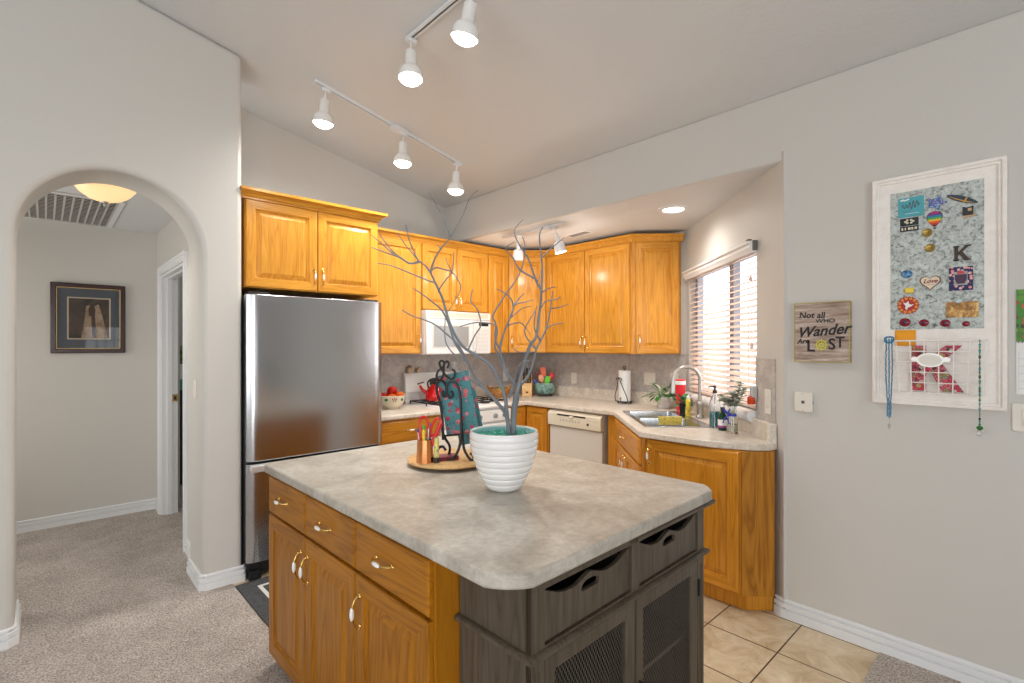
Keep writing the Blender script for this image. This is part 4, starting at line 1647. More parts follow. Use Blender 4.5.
t = magnet('magnet', 'rainbow hot-air balloon magnet', .340, 2.003)
bal = [(.0, -.034), (.008, -.028), (.020, -.012), (.0275, .006), (.0265, .018), (.018, .030), (.0, .035)]
outl = bal + [(-x, z) for x, z in bal[1:-1]][::-1]
b = MB()
b.prism(outl, -.005, 0, ax='y', mi=0)
o = b.build('balloon', [mat('dark_outline', (.05, .01, .02, 1), .5)], t, bevel=.001)
cols = [(.55, .02, .02), (.75, .10, .01), (.80, .50, .02), (.05, .35, .08), (.02, .20, .35), (.12, .03, .25), (.45, .02, .12)]
b = MB()
def bw_at(z):
    for (x0, z0), (x1, z1) in zip(bal, bal[1:]):
        if z0 <= z <= z1:
            return x0 + (x1 - x0) * (z - z0) / (z1 - z0)
    return .002
for k in range(7):
    za, zb = -.026 + k * .0083, -.026 + (k + 1) * .0083
    m = 8
    lo, hi = [], []
    for i in range(m + 1):
        s = -1 + 2 * i / m
        zz = .0018 * (1 if i % 2 else -1)
        lo.append((s * (bw_at(za) - .0015), -.0054, za + zz * (k > 0)))
        hi.append((s * (bw_at(min(zb, .033)) - .0015), -.0054, zb + zz * (k < 6)))
    b.add(lo + hi, [(i, i + 1, m + 2 + i, m + 1 + i) for i in range(m)], k)
b.build('rainbow_bands', [mat('balloon_band', c + (1,), .5) for c in cols], t, smooth=False)
b = MB()
b.box(-.004, .004, -.004, 0, -.044, -.036)
b.build('balloon_basket', mat('basket_brown', (.2, .1, .03, 1), .6), t, smooth=False)

t = magnet('magnet', 'black rectangular souvenir magnet with cream print under the teal card', .4285, 1.994)
b = MB()
b.box(-.033, .033, -.004, 0, -.004, .030)
b.box(-.033, .033, -.004, 0, -.030, -.007)
b.build('plaque', BLACK, t, bevel=.001)
b = MB()
for i in range(6):
    a = i * 1.05
    b.ball((.010 * math.cos(a) * 1.4, -.004, .014 + .007 * math.sin(a)), (.005, .001, .0045), 8)
for i, w in enumerate((.008, .006, .012, .009, .011)):
    b.box(-.028 + i * .0118, -.028 + i * .0118 + w * .8, -.0045, -.004, -.024, -.013)
b.build('cream_print', mat('cream_ink', (.66, .62, .48, 1), .6), t)

COING = mat('antique_brass', (.36, .24, .06, 1), .35, .7)
for lab, y, z in (('round brass coin magnet below the balloon, upper one', .366, 1.947), ('round brass coin magnet below the balloon, lower one', .356, 1.878)):
    t = magnet('magnet', lab, y, z, grp='brass coin magnets')
    b = MB()
    M = Matrix.Rotation(R(90), 4, 'X')
    b.lathe([(.0185, 0), (.0185, .003), (.0165, .005), (.015, .004), (.0001, .004)], (0, 0, 0), 26, 0, True, M)
    b.tube([(-.007, -.0048, .004), (.0, -.0052, .0), (.008, -.0048, -.006), (.004, -.0048, .007), (-.004, -.0048, -.008)], .0013, 6)
    b.build('coin', COING, t)


def letter_k(mb, w, h, d, y0, mi=0, stroke=.24, serif=True):
    """capital K in the local x-z plane, base at z=0"""
    s = w * stroke
    mb.box(-w / 2, -w / 2 + s, y0 - d, y0, 0, h, mi)
    if serif:
        for z in (0, h - h * .09):
            mb.box(-w / 2 - s * .35, -w / 2 + s * 1.35, y0 - d, y0, z, z + h * .09, mi)
    mb.prism([(-w / 2 + s * .9, h * .34), (-w / 2 + s * .9, h * .34 + s * 1.2), (w / 2 - s * 1.0, h), (w / 2 + s * .1, h)], y0 - d, y0, mi, 'y')
    mb.prism([(-w / 2 + s * 1.2, h * .50), (-w / 2 + s * 1.9, h * .68), (w / 2 + s * .2, 0), (w / 2 - s * 1.25, 0)], y0 - d * .98, y0, mi, 'y')
    if serif:
        mb.box(w / 2 - s * 1.5, w / 2 + s * .4, y0 - d, y0, h - h * .08, h, mi)
        mb.box(w / 2 - s * 1.55, w / 2 + s * .5, y0 - d, y0, 0, h * .08, mi)


t = magnet('letter_magnet', 'dark bronze letter K magnet on the right of the board', .250, 1.809)
b = MB()
letter_k(b, .048, .064, .007, 0)
b.build('letter', mat('bronze', (.045, .028, .018, 1), .35, .6), t, bevel=.001)

t = magnet('magnet', 'old-style black camera-shaped magnet with a tan base, under the surfboard', .229, 2.012)
b = MB()
b.prism([(-.019, -.012), (.014, -.014), (.016, .024), (-.006, .020), (-.019, .026)], -.008, 0, ax='y')
b.build('black_body', BLACK, t, bevel=.001)
b = MB()
b.prism([(-.018, -.024), (.024, -.016), (.022, -.010), (-.018, -.016)], -.007, 0, ax='y')
b.box(-.002, .010, -.0088, -.007, .004, .016)
b.build('tan_base', mat('tan_wood', (.55, .34, .18, 1), .5), t)

t = magnet('magnet', 'oval blue dome magnet on the left of the board', .438, 1.770)
b = MB()
b.ball((0, -.002, 0), (.0215, .009, .018), 20, 0, 12)
b.build('dome', mottled('blue_scene', (.01, .02, .03, 1), (.05, .20, .42, 1), (.35, .50, .62, 1), 40, 60, .1), t)
t = magnet('magnet', 'small yellow rounded magnet just above the dove magnet', .428, 1.695)
b = MB()
b.box(-.0165, .0165, -.009, 0, -.0125, .0125)
b.build('block', YEL, t, bevel=.006, seg=3)

t = magnet('heart_magnet', 'wooden heart magnet with the word Love', .355, 1.722)
hp_ = []
for i in range(40):
    a = 2 * math.pi * i / 40
    hp_.append((.0024 * 16 * math.sin(a) ** 3 * .95, .0024 * (13 * math.cos(a) - 5 * math.cos(2 * a) - 2 * math.cos(3 * a) - math.cos(4 * a)) * .95 + .004))
b = MB()
b.prism(hp_, -.005, 0, ax='y')
b.build('heart_back', mat('brown_edge', (.16, .06, .03, 1), .6), t)
b = MB()
b.prism([(x * .88, z * .88 + .0005) for x, z in hp_], -.0062, -.004, ax='y')
b.build('heart_face', mat('cream_face', (.74, .62, .47, 1), .6), t)
b = MB()
text_mesh(b, 'Love', .025, 0, .008, -.0066, 0, .35, .0008, 1.0, 0, bold=.0006)
b.box(-.012, .014, -.0066, -.006, -.0075, -.0065)
b.build('lettering', mat('wine_ink', (.22, .01, .03, 1), .6), t, smooth=False)

t = magnet('picture_magnet', 'square navy floral photo magnet with a grey centre', .2535, 1.732)
b = MB()
b.box(-.0385, .0385, -.005, 0, -.0505, .0505)
b.build('border', NAVYFLOR, t, smooth=False)
b = MB()
b.box(-.0215, .0215, -.006, -.0045, -.028, .030)
b.build('grey_panel', mat('grey_card', (.36, .36, .37, 1), .6), t, smooth=False)
b = MB()
b.prism([(-.019, .018), (.019, .018), (.019, -.004), (.012, -.022), (-.012, -.022), (-.019, -.004)], -.0068, -.0055, ax='y')
b.prism([(-.014, .020), (.014, .020), (.008, .032), (-.008, .032)], -.0069, -.0055, ax='y', mi=1)
b.build('motif', [mat('plum', (.07, .03, .07, 1), .6), mat('coral', (.55, .06, .07, 1), .6)], t, smooth=False)

t = magnet('magnet', 'red sunburst magnet with orange petals and a white dove', .433, 1.628)
b = MB()
pts = []
for i in range(44):
    a = 2 * math.pi * i / 44
    r = .036 if i % 2 else .042
    pts.append((r * math.cos(a), r * math.sin(a)))
b.prism(pts, -.004, 0, ax='y')
b.build('red_disc', mat('crimson', (.42, .012, .02, 1), .5), t, smooth=False)
b = MB()
for i in range(12):
    a = 2 * math.pi * i / 12 + .2
    b.ball((.031 * math.cos(a), -.004, .031 * math.sin(a)), (.0062, .002, .0062), 10)
b.build('orange_petals', mat('petal_orange', (.72, .27, .02, 1), .5), t)
b = MB()
b.prism([(-.018, .016), (-.010, .010), (-.004, .012), (.002, .020), (.004, .006), (.012, .002), (.022, .004), (.010, -.006), (.0, -.010), (-.004, -.022), (-.010, -.014), (-.008, -.002), (-.014, .006)], -.0055, -.0038, ax='y')
b.build('dove', PAPER, t, smooth=False)

t = magnet('magnet', 'small pale fish-shaped magnet left of the sunset picture', .365, 1.627)
b = MB()
b.ball((0, -.002, 0), (.012, .003, .006), 14)
b.prism([(.009, 0), (.017, .006), (.017, -.006)], -.004, 0, ax='y')
b.build('fish', mat('pale_aqua', (.52, .58, .56, 1), .3), t)

t = magnet('picture_magnet', 'landscape picture of a golden sunset held on the board', .250, 1.600, 'picture')
b = MB()
b.box(-.052, .052, -.003, 0, -.034, .033)
b.build('print', SUNSET, t, smooth=False)
t = magnet('magnet', 'clear pale blue glass gem holding up the sunset picture', .2600, 1.636)
b = MB()
b.ball((0, -.006, 0), (.012, .006, .009), 16)
b.build('gem', mat('pale_blue_glass', (.55, .66, .70, 1), .1), t)

WINE = mat('deep_red_glass', (.22, .005, .015, 1), .12)
NAVY = mat('navy_centre', (.02, .02, .09, 1), .15)
for lab, y, z, s in (('largest round red gem magnet, far left of the bottom row', .444, 1.551, 1.0), ('round red gem magnet, second from left in the bottom row', .377, 1.547, .83),
                     ('round red gem magnet, third from left in the bottom row', .305, 1.543, .85), ('smallest round red gem magnet, at the right end of the bottom row', .237, 1.538, .6)):
    t = magnet('gem_magnet', lab, y, z, grp='round red gem magnets')
    b = MB()
    b.ball((0, -.002, 0), (.0215 * s, .008 * s, .019 * s), 20, 0, 10)
    b.build('red_glass', WINE, t)
    if s > .7:
        b = MB()
        b.ball((0, -.0075 * s, 0), (.010 * s, .0035 * s, .009 * s), 14)
        b.build('dark_centre', NAVY, t)

t = thing('sticky_note', 'orange paper note stuck to the board behind the wire basket', 'note', (XR - .0142, .443, 1.480), -90)
b = MB()
n = 6
b.add([(-.038 + .076 * i / n, -.001 - .004 * (j / 3) ** 2 * 1.0, .036 - .072 * j / 3) for j in range(4) for i in range(n + 1)], [(j * 7 + i, j * 7 + i + 1, j * 7 + 8 + i, j * 7 + 7 + i) for j in range(3) for i in range(n)])
o = b.build('paper', POSTIT, t)
m = o.modifiers.new('thick', 'SOLIDIFY'); m.thickness = .0006

# wire basket on the board: back flush with the panel, open at the top
wb_ = thing('wire_basket', 'white wire wall basket with an oval name plate mounted low on the board', 'basket', (XR - .0145, .341, 1.348), -90)
WH = mat('chipped_white_wire', (.84, .81, .77, 1), .45)
x0, x1, z0, z1, dep = -.160, .158, -.110, .118, .085
b = MB()
rim = [(x0 - .012, 0, z1), (x0 - .012, -dep, z1), (x1 + .012, -dep, z1), (x1 + .012, 0, z1)]
b.tube(rim, .0034, 8, 0, True)
b.build('rim', WH, wb_)
b = MB()
b.tube([(x0, 0, z0), (x0, -dep * .8, z0), (x1, -dep * .8, z0), (x1, 0, z0)], .0024, 8, 0, True)
b.build('bottom_wire', WH, wb_)
b = MB()
n = 7
for i in range(n + 1):
    s = i / n
    xa, xb = x0 - .012 + (x1 - x0 + .024) * s, x0 + (x1 - x0) * s
    b.tube([(xa, -dep, z1), (xb, -dep * .8, z0), (xb, 0, z0)], .0023, 6)
for j in range(1, 5):
    s = j / 5
    zz = z1 + (z0 - z1) * s
    k = 1 - .2 * s
    xa, xb = x0 - .012 * (1 - s), x1 + .012 * (1 - s)
    b.tube([(xa, 0, zz), (xa, -dep * k, zz), (xb, -dep * k, zz), (xb, 0, zz)], .0023, 6)
for y in (-.02, -.045):
    for xa, xb in ((x0 - .012, x0), (x1 + .012, x1)):
        b.tube([(xa, y, z1), (xb, y, z0)], .0015, 6)
b.build('wires', WH, wb_)
b = MB()
el = circle(-.004, .035, .047, .031, 28)
b.prism(el, -dep - .006, -dep - .001, ax='y')
for s in (-1, 1):
    b.prism(circle(-.004 + s * .053, .038, .014, .011, 14), -dep - .0055, -dep - .001, ax='y')
o = b.build('name_plate', PORC, wb_, bevel=.001)
b = MB()
b.tube([(-.004 + .037 * math.cos(a), -dep - .006, .035 + .022 * math.sin(a)) for a in [2 * math.pi * k / 28 for k in range(28)]], .0018, 6, closed=True)
b.prism(circle(-.004, .035, .034, .019, 24), -dep - .0066, -dep - .006, ax='y')
b.build('plate_center', mat('aged_porcelain', (.66, .62, .55, 1), .3), o)
t = thing('letter_ornament', 'large letter K covered in red and olive floral fabric, standing in the wire basket', 'letter', (XR - .0225, .335, 1.2455), -90)
b = MB()
letter_k(b, .165, .20, .014, 0, 0, .30, False)
b.build('letter', PAISLEY, t, bevel=.002)


def necklace(label, y, ztop, zbot, cat, colA, colB, w, n, r, pend):
    t = thing('bead_necklace', label, cat, (XR - .114, y, ztop), -90, 'bead strands')
    b = MB()
    rnd = random.Random(int(y * 1000))
    if w > 0:
        for i in range(n):
            s = i / (n - 1)
            for k in (-1, 0, 1):
                b.ball((k * w * (.5 + .5 * math.sin(math.pi * min(1, s + .2))) + .001 * rnd.uniform(-1, 1), 0.0015 * k, -s * (ztop - zbot) * (1 - .02 * abs(k))), r, 8, 0, 5)
        for k in range(12):
            a = math.pi * k / 11
            b.ball((.016 * math.cos(a), -.003, -.004 - .012 * math.sin(a)), r * 1.35, 8, 0, 5)
            b.ball((.016 * math.cos(a), .004, .002 + .008 * math.sin(a)), r * 1.35, 8, 0, 5)
        b.build('beads', [colA], t)
    else:
        for i in range(n):
            s = i / (n - 1)
            b.ball((0, 0, -s * (ztop - zbot)), r * rnd.choice([.7, 1, 1, 1.4]), 8, rnd.choice([0, 0, 1, 1, 2]), 5)
        b.tube([(0, 0, 0), (0, 0, -(ztop - zbot))], .0008, 5, 2)
        b.build('beads', [colA, colB, BLACK], t)
    pend(t, zbot - ztop)
    return t


def pend1(t, z):
    b = MB()
    b.tube([(.0, 0, z), (.0, 0, z - .028)], .0008, 5)
    for k, rr in ((-.030, .004), (-.038, .006), (-.048, .003)):
        b.ball((0, 0, z + k), rr, 8)
    b.build('pendant', CHROME, t)


def pend2(t, z):
    b = MB()
    b.lathe([(.0001, z - .004), (.009, z - .008), (.011, z - .014), (.007, z - .022), (.0001, z - .024)], (0, 0, 0), 12)
    b.build('green_bead', mat('emerald_glass', (.02, .16, .02, 1), .1), t)
    b = MB()
    b.ball((0, 0, z - .036), .013, 16)
    b.build('crystal_ball', mat('crystal', (.8, .8, .8, 1), .04, Transmission_Weight=.8), t)


necklace('long strand of bright blue beads looped over the left corner of the wire basket', .486, 1.474, 1.122, 'necklace', mat('blue_bead', (.02, .20, .36, 1), .25), None, .0115, 62, .0031, pend1)
necklace('green and amber bead strand with a crystal drop hanging from the basket right side', .188, 1.466, 1.125, 'necklace', mat('green_bead', (.04, .22, .06, 1), .2), mat('aqua_bead', (.06, .32, .34, 1), .2), 0, 60, .0031, pend2)

# calendar at the picture edge
t = thing('wall_calendar', 'spiral wall calendar with garden photographs beside the magnet board', 'calendar', (XR, -.055, 1.672), -90)
b = MB()
b.box(-.142, .142, -.004, 0, -.21, 0)
b.build('photo_page', GARDEN, t, smooth=False)
b = MB()
b.box(-.142, .142, -.0035, 0, -.424, -.214)
for i in range(1, 6):
    b.box(-.135, .135, -.0038, -.0034, -.25 - i * .03, -.2492 - i * .03, 1)
for i in range(8):
    b.box(-.135 + i * .0385, -.1342 + i * .0385, -.0038, -.0034, -.41, -.25, 1)
b.build('date_page', [PAPER, mat('grey_rule', (.35, .35, .36, 1), .8)], t, smooth=False)
b = MB()
for i in range(28):
    x = -.135 + i * .01
    b.tube([(x, -.002, -.207), (x, -.008, -.212), (x, -.002, -.217)], .0012, 5)
b.build('spiral_binding', BLACK, t)


# ------------------------------------------------------------------ window blind
t = thing('window_blind', 'pale wooden slat blind hanging in the kitchen window', 'blind', (WX, WY, 0), 45)
SLAT = mat('blind_slat', (.80, .62, .52, 1), .45)
b = MB()
bx0, bx1 = U0 + .012, U1 - .012
zs = WZ1 - .065
k = 0
while zs > WZ0 + .05:
    a = R(24)
    c_, s_ = math.cos(a), math.sin(a)
    P = [(-.025, .0015), (0, .003), (.025, .0015), (.025, -.0015), (0, 0), (-.025, -.0015)]
    b.prism([(-.018 + y * c_ + z * s_, zs - y * s_ + z * c_) for y, z in P], bx0, bx1, ax='x')
    zs -= .0385
    k += 1
b.build('slats', SLAT, t, smooth=False)
b = MB()
b.box(bx0, bx1, -.04, .004, WZ0 + .012, WZ0 + .03)
b.build('bottom_rail', SLAT, t, bevel=.003)
b = MB()
for u in (U0 + .10, U0 + .42, U0 + .82, U1 - .10):
    for y in (-.040, .004):
        b.tube([(u, y, WZ1 - .05), (u, y, WZ0 + .02)], .0011, 5)
b.build('ladder_cords', mat('cord_grey', (.45, .40, .36, 1), .7), t)
b = MB()
b.prism([(.0, WZ1 - .062), (.034, WZ1 - .062), (.037, WZ1 - .05), (.046, WZ1 - .032), (.044, WZ1 - .016), (.055, WZ1 - .006), (.055, WZ1 + .006), (.0, WZ1 + .006)], U0 - .01, U1 + .03, ax='x')
b.build('valance', TRIM, t, angle=25)
b = MB()
b.box(bx0, bx1, -.045, -.001, WZ1 - .05, WZ1 - .005)
b.build('head_rail', SLAT, t, smooth=False)
b = MB()
b.box(U0 - .014, U0 - .009, .0, .03, WZ1 - .05, WZ1 + .010)
b.box(U0 - .018, U0 + .010, .035, .060, WZ1 + .006, WZ1 + .016)
b.build('bracket', mat('grey_bracket', (.18, .17, .16, 1), .4, .5), t, bevel=.002)
b = MB()
b.tube([(U0 + .05, .012, WZ1 - .10), (U0 + .05, .014, WZ1 - .20)], .001, 5)
b.lathe([(.003, 0), (.010, -.012), (.011, -.026), (.0001, -.030)], (U0 + .05, .014, WZ1 - .195), 12)
b.tube([(U0 + .035, .012, WZ1 - .10), (U0 + .035, .014, 1.46)], .001, 5)
b.lathe([(.004, 0), (.010, -.008), (.010, -.032), (.0001, -.036)], (U0 + .035, .014, 1.46), 12)
b.build('pull_tassel', SLAT, t)

# plug-in air freshener by the window
p = uv(.285, .006)
t = thing('air_freshener', 'plug-in air freshener with red oil on the wall right of the window', 'air freshener', (p[0], p[1], 1.15), -135)
b = MB()
b.box(-.016, .016, -.035, 0, -.03, .055)
b.build('warmer', mat('clear_grey_plastic', (.50, .48, .47, 1), .2), t, bevel=.006)
b = MB()
b.lathe([(.0001, -.052), (.020, -.052), (.022, -.045), (.021, -.012), (.012, -.004)], (0, -.03, -.0), 18)
b.build('oil_bottle', mat('red_oil', (.55, .05, .01, 1), .06), t)

# ------------------------------------------------------------------ faucet and things round the sink
CT = .9165
p = uv(SU0 + .36, SV0 + .035)
p = (3.506, 1.737)
t = thing('faucet', 'brushed nickel gooseneck faucet behind the sink', 'faucet', (p[0], p[1], .921), 135)
b = MB()
b.lathe([(.0001, 0), (.030, 0), (.029, .010), (.022, .018), (.0215, .085), (.024, .09), (.024, .105), (.016, .115), (.0001, .115)], (0, 0, 0), 24)
b.build('base', CHROME, t)
b = MB()
arc = [(0, 0, .10), (0, 0, .20), (0, 0, .27)] + [(.098 - .098 * math.cos(a), 0, .27 + .098 * math.sin(a)) for a in [math.pi * k / 14 for k in range(1, 14)]] + [(.197, 0, .262)]
b.tube(arc, .0125, 16)
b.build('spout', CHROME, t)
b = MB()
b.tube([(.197, 0, .268), (.199, 0, .225), (.201, 0, .175)], [.0150, .0165, .0175], 16)
b.tube([(.214, 0, .25), (.219, 0, .215)], .004, 8, 1)
b.build('spray_head', [CHROME, BLACK], t)
b = MB()
b.tube([(0, -.022, .075), (.0, -.05, .078)], .013, 12)
b.tube([(0, -.05, .078), (-.01, -.060, .12), (-.016, -.068, .168)], [.010, .007, .006], 10)
b.build('lever', CHROME, t)


def leaf_mesh(b, base, d, up, L, w, mi=0, droop=.25, n=5):
    base, d, up = Vector(base), Vector(d).normalized(), Vector(up)
    side = d.cross(up).normalized()
    up = side.cross(d).normalized()
    vs = []
    for i in range(n + 1):
        s = i / n
        wd = w * math.sin(math.pi * min(.98, s * .9 + .05)) ** .8
        q = base + d * (L * s) + up * (L * (-droop * s * s))
        vs += [tuple(q - side * wd + up * wd * .25), tuple(q), tuple(q + side * wd + up * wd * .25)]
    fs = []
    for i in range(n):
        for k in (0, 1):
            a = i * 3 + k
            fs.append((a, a + 1, a + 4, a + 3))
    b.add(vs, fs, mi)


# potted variegated plant
t = thing('potted_plant', 'trailing variegated plant in a wide white pot beside the sink', 'plant', (3.845, 2.222, .9152))
b = MB()
b.lathe([(.0001, 0), (.055, 0), (.060, .006), (.066, .094), (.064, .100), (.058, .099), (.055, .085), (.0001, .085)], (0, 0, 0), 28)
b.build('pot', mottled('chalky_white', (.62, .56, .52, 1), (.76, .73, .70, 1), (.82, .81, .79, 1), 14, 40, .6), t)
b = MB()
b.lathe([(.055, .086), (.0001, .089)], (0, 0, 0), 16, cap=False)
b.build('soil', SOIL, t)
rnd = random.Random(4)
b = MB()
for i in range(58):
    a = rnd.uniform(0, 2 * math.pi)
    el = rnd.uniform(.05, 1.2)
    r = rnd.uniform(.01, .04)
    d = Vector((math.cos(a) * math.cos(el), math.sin(a) * math.cos(el), math.sin(el)))
    q = Vector((r * math.cos(a), r * math.sin(a), .088))
    L = rnd.uniform(.04, .10)
    if d.x > .3:
        L *= .6
    tip = q + d * L
    b.tube([q, q + d * L * .5 + Vector((0, 0, .006)), tip], .0014, 5, 0)
    leaf_mesh(b, tip, d + Vector((0, 0, -.2)), (0, 0, 1), rnd.uniform(.045, .065), rnd.uniform(.016, .022), 0 if rnd.random() < .6 else 1, .4)
for q in ((-.10, .06, .115), (-.12, .085, .10), (-.07, .04, .13)):
    b.tube([(-.02, .01, .09), tuple(Vector(q) * .6 + Vector((0, 0, .05))), q], .0015, 5, 0)
    leaf_mesh(b, q, (-.7, .5, .1), (0, 0, 1), .055, .019, 0, .3)
b.build('foliage', [LEAF, VARIE], t)

t = thing('potted_plant', 'small leafy green plant in a black pot at the sink corner', 'plant', (3.600, 1.915, .9215))
b = MB()
b.lathe([(.0001, 0), (.028, 0), (.036, .078), (.038, .080), (.034, .080), (.032, .07), (.0001, .07)], (0, 0, 0), 22)
b.build('pot', BLACK, t)
b = MB()
for i in range(30):
    a = rnd.uniform(0, 2 * math.pi)
    el = rnd.uniform(-.1, 1.3)
    d = Vector((math.cos(a) * math.cos(el), math.sin(a) * math.cos(el), math.sin(el)))
    q = Vector((0.015 * math.cos(a), .015 * math.sin(a), .072))
    tip = q + d * rnd.uniform(.02, .055)
    b.tube([q, tip], .0012, 5)
    leaf_mesh(b, tip, d, (0, 0, 1), rnd.uniform(.036, .05), rnd.uniform(.013, .018), 0, .4)
b.build('foliage', LEAFD, t)

t = thing('tumbler', 'tall red insulated tumbler with a white band under the faucet arch', 'tumbler', (3.79, 2.045, .9155))
b = MB()
b.lathe([(.0001, 0), (.028, 0), (.030, .004), (.038, .15), (.040, .225), (.040, .232), (.0001, .232)], (0, 0, 0), 28)
b.build('body', mat('red_tumbler', (.70, .02, .035, 1), .25), t)
b = MB()
b.lathe([(.0402, .212), (.0408, .214), (.0408, .238), (.039, .242), (.0001, .243)], (0, 0, 0), 28)
b.build('white_band', PAPER, t)
b = MB()
b.lathe([(.040, .243), (.041, .250), (.036, .257), (.0001, .258)], (0, 0, 0), 28)
b.build('lid', mat('red_lid', (.65, .03, .05, 1), .3), t)

t = thing('soap_bottle', 'yellow dish soap bottle standing beside the faucet', 'bottle', (3.535, 1.845, .9215), 20)
b = MB()
b.lathe([(.0001, 0), (.026, 0), (.029, .006), (.028, .05), (.023, .07), (.027, .10), (.024, .115), (.012, .126), (.0001, .126)], (0, 0, 0), 24, M=Matrix.Diagonal((1, .7, 1)))
b.build('body', mat('yellow_soap', (.72, .60, .05, 1), .2), t)
b = MB()
b.lathe([(.013, .124), (.013, .138), (.007, .142), (.006, .152), (.0001, .153)], (0, 0, 0), 16)
b.build('cap', PAPER, t)
b = MB()
b.lathe([(.0292, .015), (.0286, .06)], (0, 0, 0), 24, cap=False, M=Matrix.Diagonal((1, .71, 1)))
b.build('printed_label', spots('fruit_label', (.70, .55, .08, 1), [(.5, .12, .02, 1), (.3, .3, .03, 1)], 60, .45, .4), t)

t = thing('sponge_cloth', 'yellow patterned dish cloth draped over the divider of the sink', 'cloth', (WX, WY, 0), 45)
b = MB()
cx = um
pr = [(-.016, .872), (-.0145, .872), (-.0145, .926), (.0145, .926), (.0145, .872), (.016, .872), (.016, .9285), (-.016, .9285)]
b.prism([(cx + a, z) for a, z in pr], SV0 + .09, SV0 + .26, ax='y')
b.build('cloth', spots('sunflower_print', (.66, .50, .10, 1), [(.35, .06, .03, 1), (.30, .33, .05, 1), (.75, .60, .10, 1)], 45, .4, .8), t)

t = thing('soap_dispenser', 'clear glass pump bottle half full of teal soap by the sink', 'dispenser', (3.178, 1.474, .9155))
b = MB()
b.lathe([(.0001, 0), (.031, 0), (.033, .004), (.033, .15), (.030, .175), (.016, .20), (.0125, .21), (.0125, .228), (.0105, .228), (.0105, .21), (.028, .17), (.031, .15), (.031, .006), (.0001, .005)], (0, 0, 0), 28)
b.build('bottle', GLASS, t)
b = MB()
b.lathe([(.0001, .0055), (.0308, .0055), (.0308, .105), (.0001, .105)], (0, 0, 0), 28)
b.build('teal_soap', TEAL_LIQ, t)
b = MB()
b.lathe([(.0138, .222), (.0138, .238), (.006, .242), (.006, .256), (.009, .258), (.009, .270), (.0001, .272)], (0, 0, 0), 16)
b.tube([(0, 0, .265), (-.03, .02, .266), (-.036, .024, .258)], .004, 8)
b.tube([(0, 0, .225), (0, 0, .012)], .002, 6)
b.build('pump', mat('dark_metal', (.05, .05, .055, 1), .3, .8), t)

t = thing('bottle', 'short dark green bottle with a white and purple label next to the soap pump', 'bottle', (3.105, 1.390, .9155))
b = MB()
b.lathe([(.0001, 0), (.026, 0), (.028, .004), (.028, .075), (.022, .095), (.012, .11), (.012, .142), (.0001, .142)], (0, 0, 0), 26)
b.build('glass', DARKGREENGLASS, t)
b = MB()
b.lathe([(.0284, .030), (.0284, .068)], (0, 0, 0), 26, cap=False)
b.lathe([(.0285, .018), (.0285, .031)], (0, 0, 0), 26, 1, cap=False)
b.build('label_band', [PAPER, PURPLE], t)
b = MB()
b.lathe([(.0132, .118), (.0132, .144), (.0001, .145)], (0, 0, 0), 16)
b.build('cap', BLACK, t)

t = thing('flower_vase', 'clear glass vase with blue ribbon holding grey-green leaves and white flowers', 'vase', (3.040, 1.303, .9155))
b = MB()
b.lathe([(.0001, 0), (.030, 0), (.033, .006), (.031, .06), (.024, .10), (.022, .125), (.026, .14), (.0245, .14), (.0205, .125), (.0225, .10), (.029, .06), (.030, .01), (.0001, .008)], (0, 0, 0), 28)
b.build('glass', GLASS, t)
b = MB()
b.lathe([(.0001, .010), (.0295, .010), (.0285, .055), (.0001, .055)], (0, 0, 0), 24)
b.build('water', mat('murky_water', (.40, .36, .24, 1), .1), t)
b = MB()
for s in (-1, 1):
    b.tube(smooth_path([(-.024, .012, .112), (-.035, .018 + s * .012, .13), (-.03, .02 + s * .018, .148), (-.026, .014, .118)], 5), .004, 6, 0)
    b.tube([(-.025, .013, .112), (-.036, .02 + s * .012, .085), (-.038, .022 + s * .018, .06)], .0035, 6, 0)
b.lathe([(.0255, .104), (.0250, .118)], (0, 0, 0), 20, 0, cap=False)
b.build('ribbon', mat('blue_ribbon', (.03, .05, .40, 1), .5), t)
stems = [((-.045, .045, .225), 5), ((.0, .0, .24), 6), ((.035, -.035, .30), 7), ((.055, -.05, .265), 6), ((.02, -.02, .19), 4), ((-.02, .02, .19), 4)]
b = MB()
for tip, n in stems:
    tip = Vector(tip)
    path = [Vector((0, 0, .02)), Vector((tip.x * .2, tip.y * .2, .13)), tip]
    b.tube(smooth_path(path, 5), .0016, 5, 0)
    for i in range(n + 3):
        s = .55 + .45 * i / (n + 2)
        q = Vector((0, 0, .12)) + (tip - Vector((0, 0, .12))) * s
        a = i * 2.4
        d = Vector((math.cos(a) * .8, math.sin(a) * .8, .35))
        leaf_mesh(b, q, d, (0, 0, 1), rnd.uniform(.036, .050), rnd.uniform(.024, .031), 0, .2)
b.build('leaves', EUC, t)
b = MB()
for q in ((-.012, .01, .175), (.018, -.02, .178), (-.03, .035, .165), (.0, .02, .205)):
    for i in range(9):
        a = i * 2 * math.pi / 9
        leaf_mesh(b, q, (math.cos(a), math.sin(a), .5), (0, 0, 1), .020, .0065, 0, .3, 3)
    b.ball(q, .005, 8)
b.build('flowers', PETAL, t)

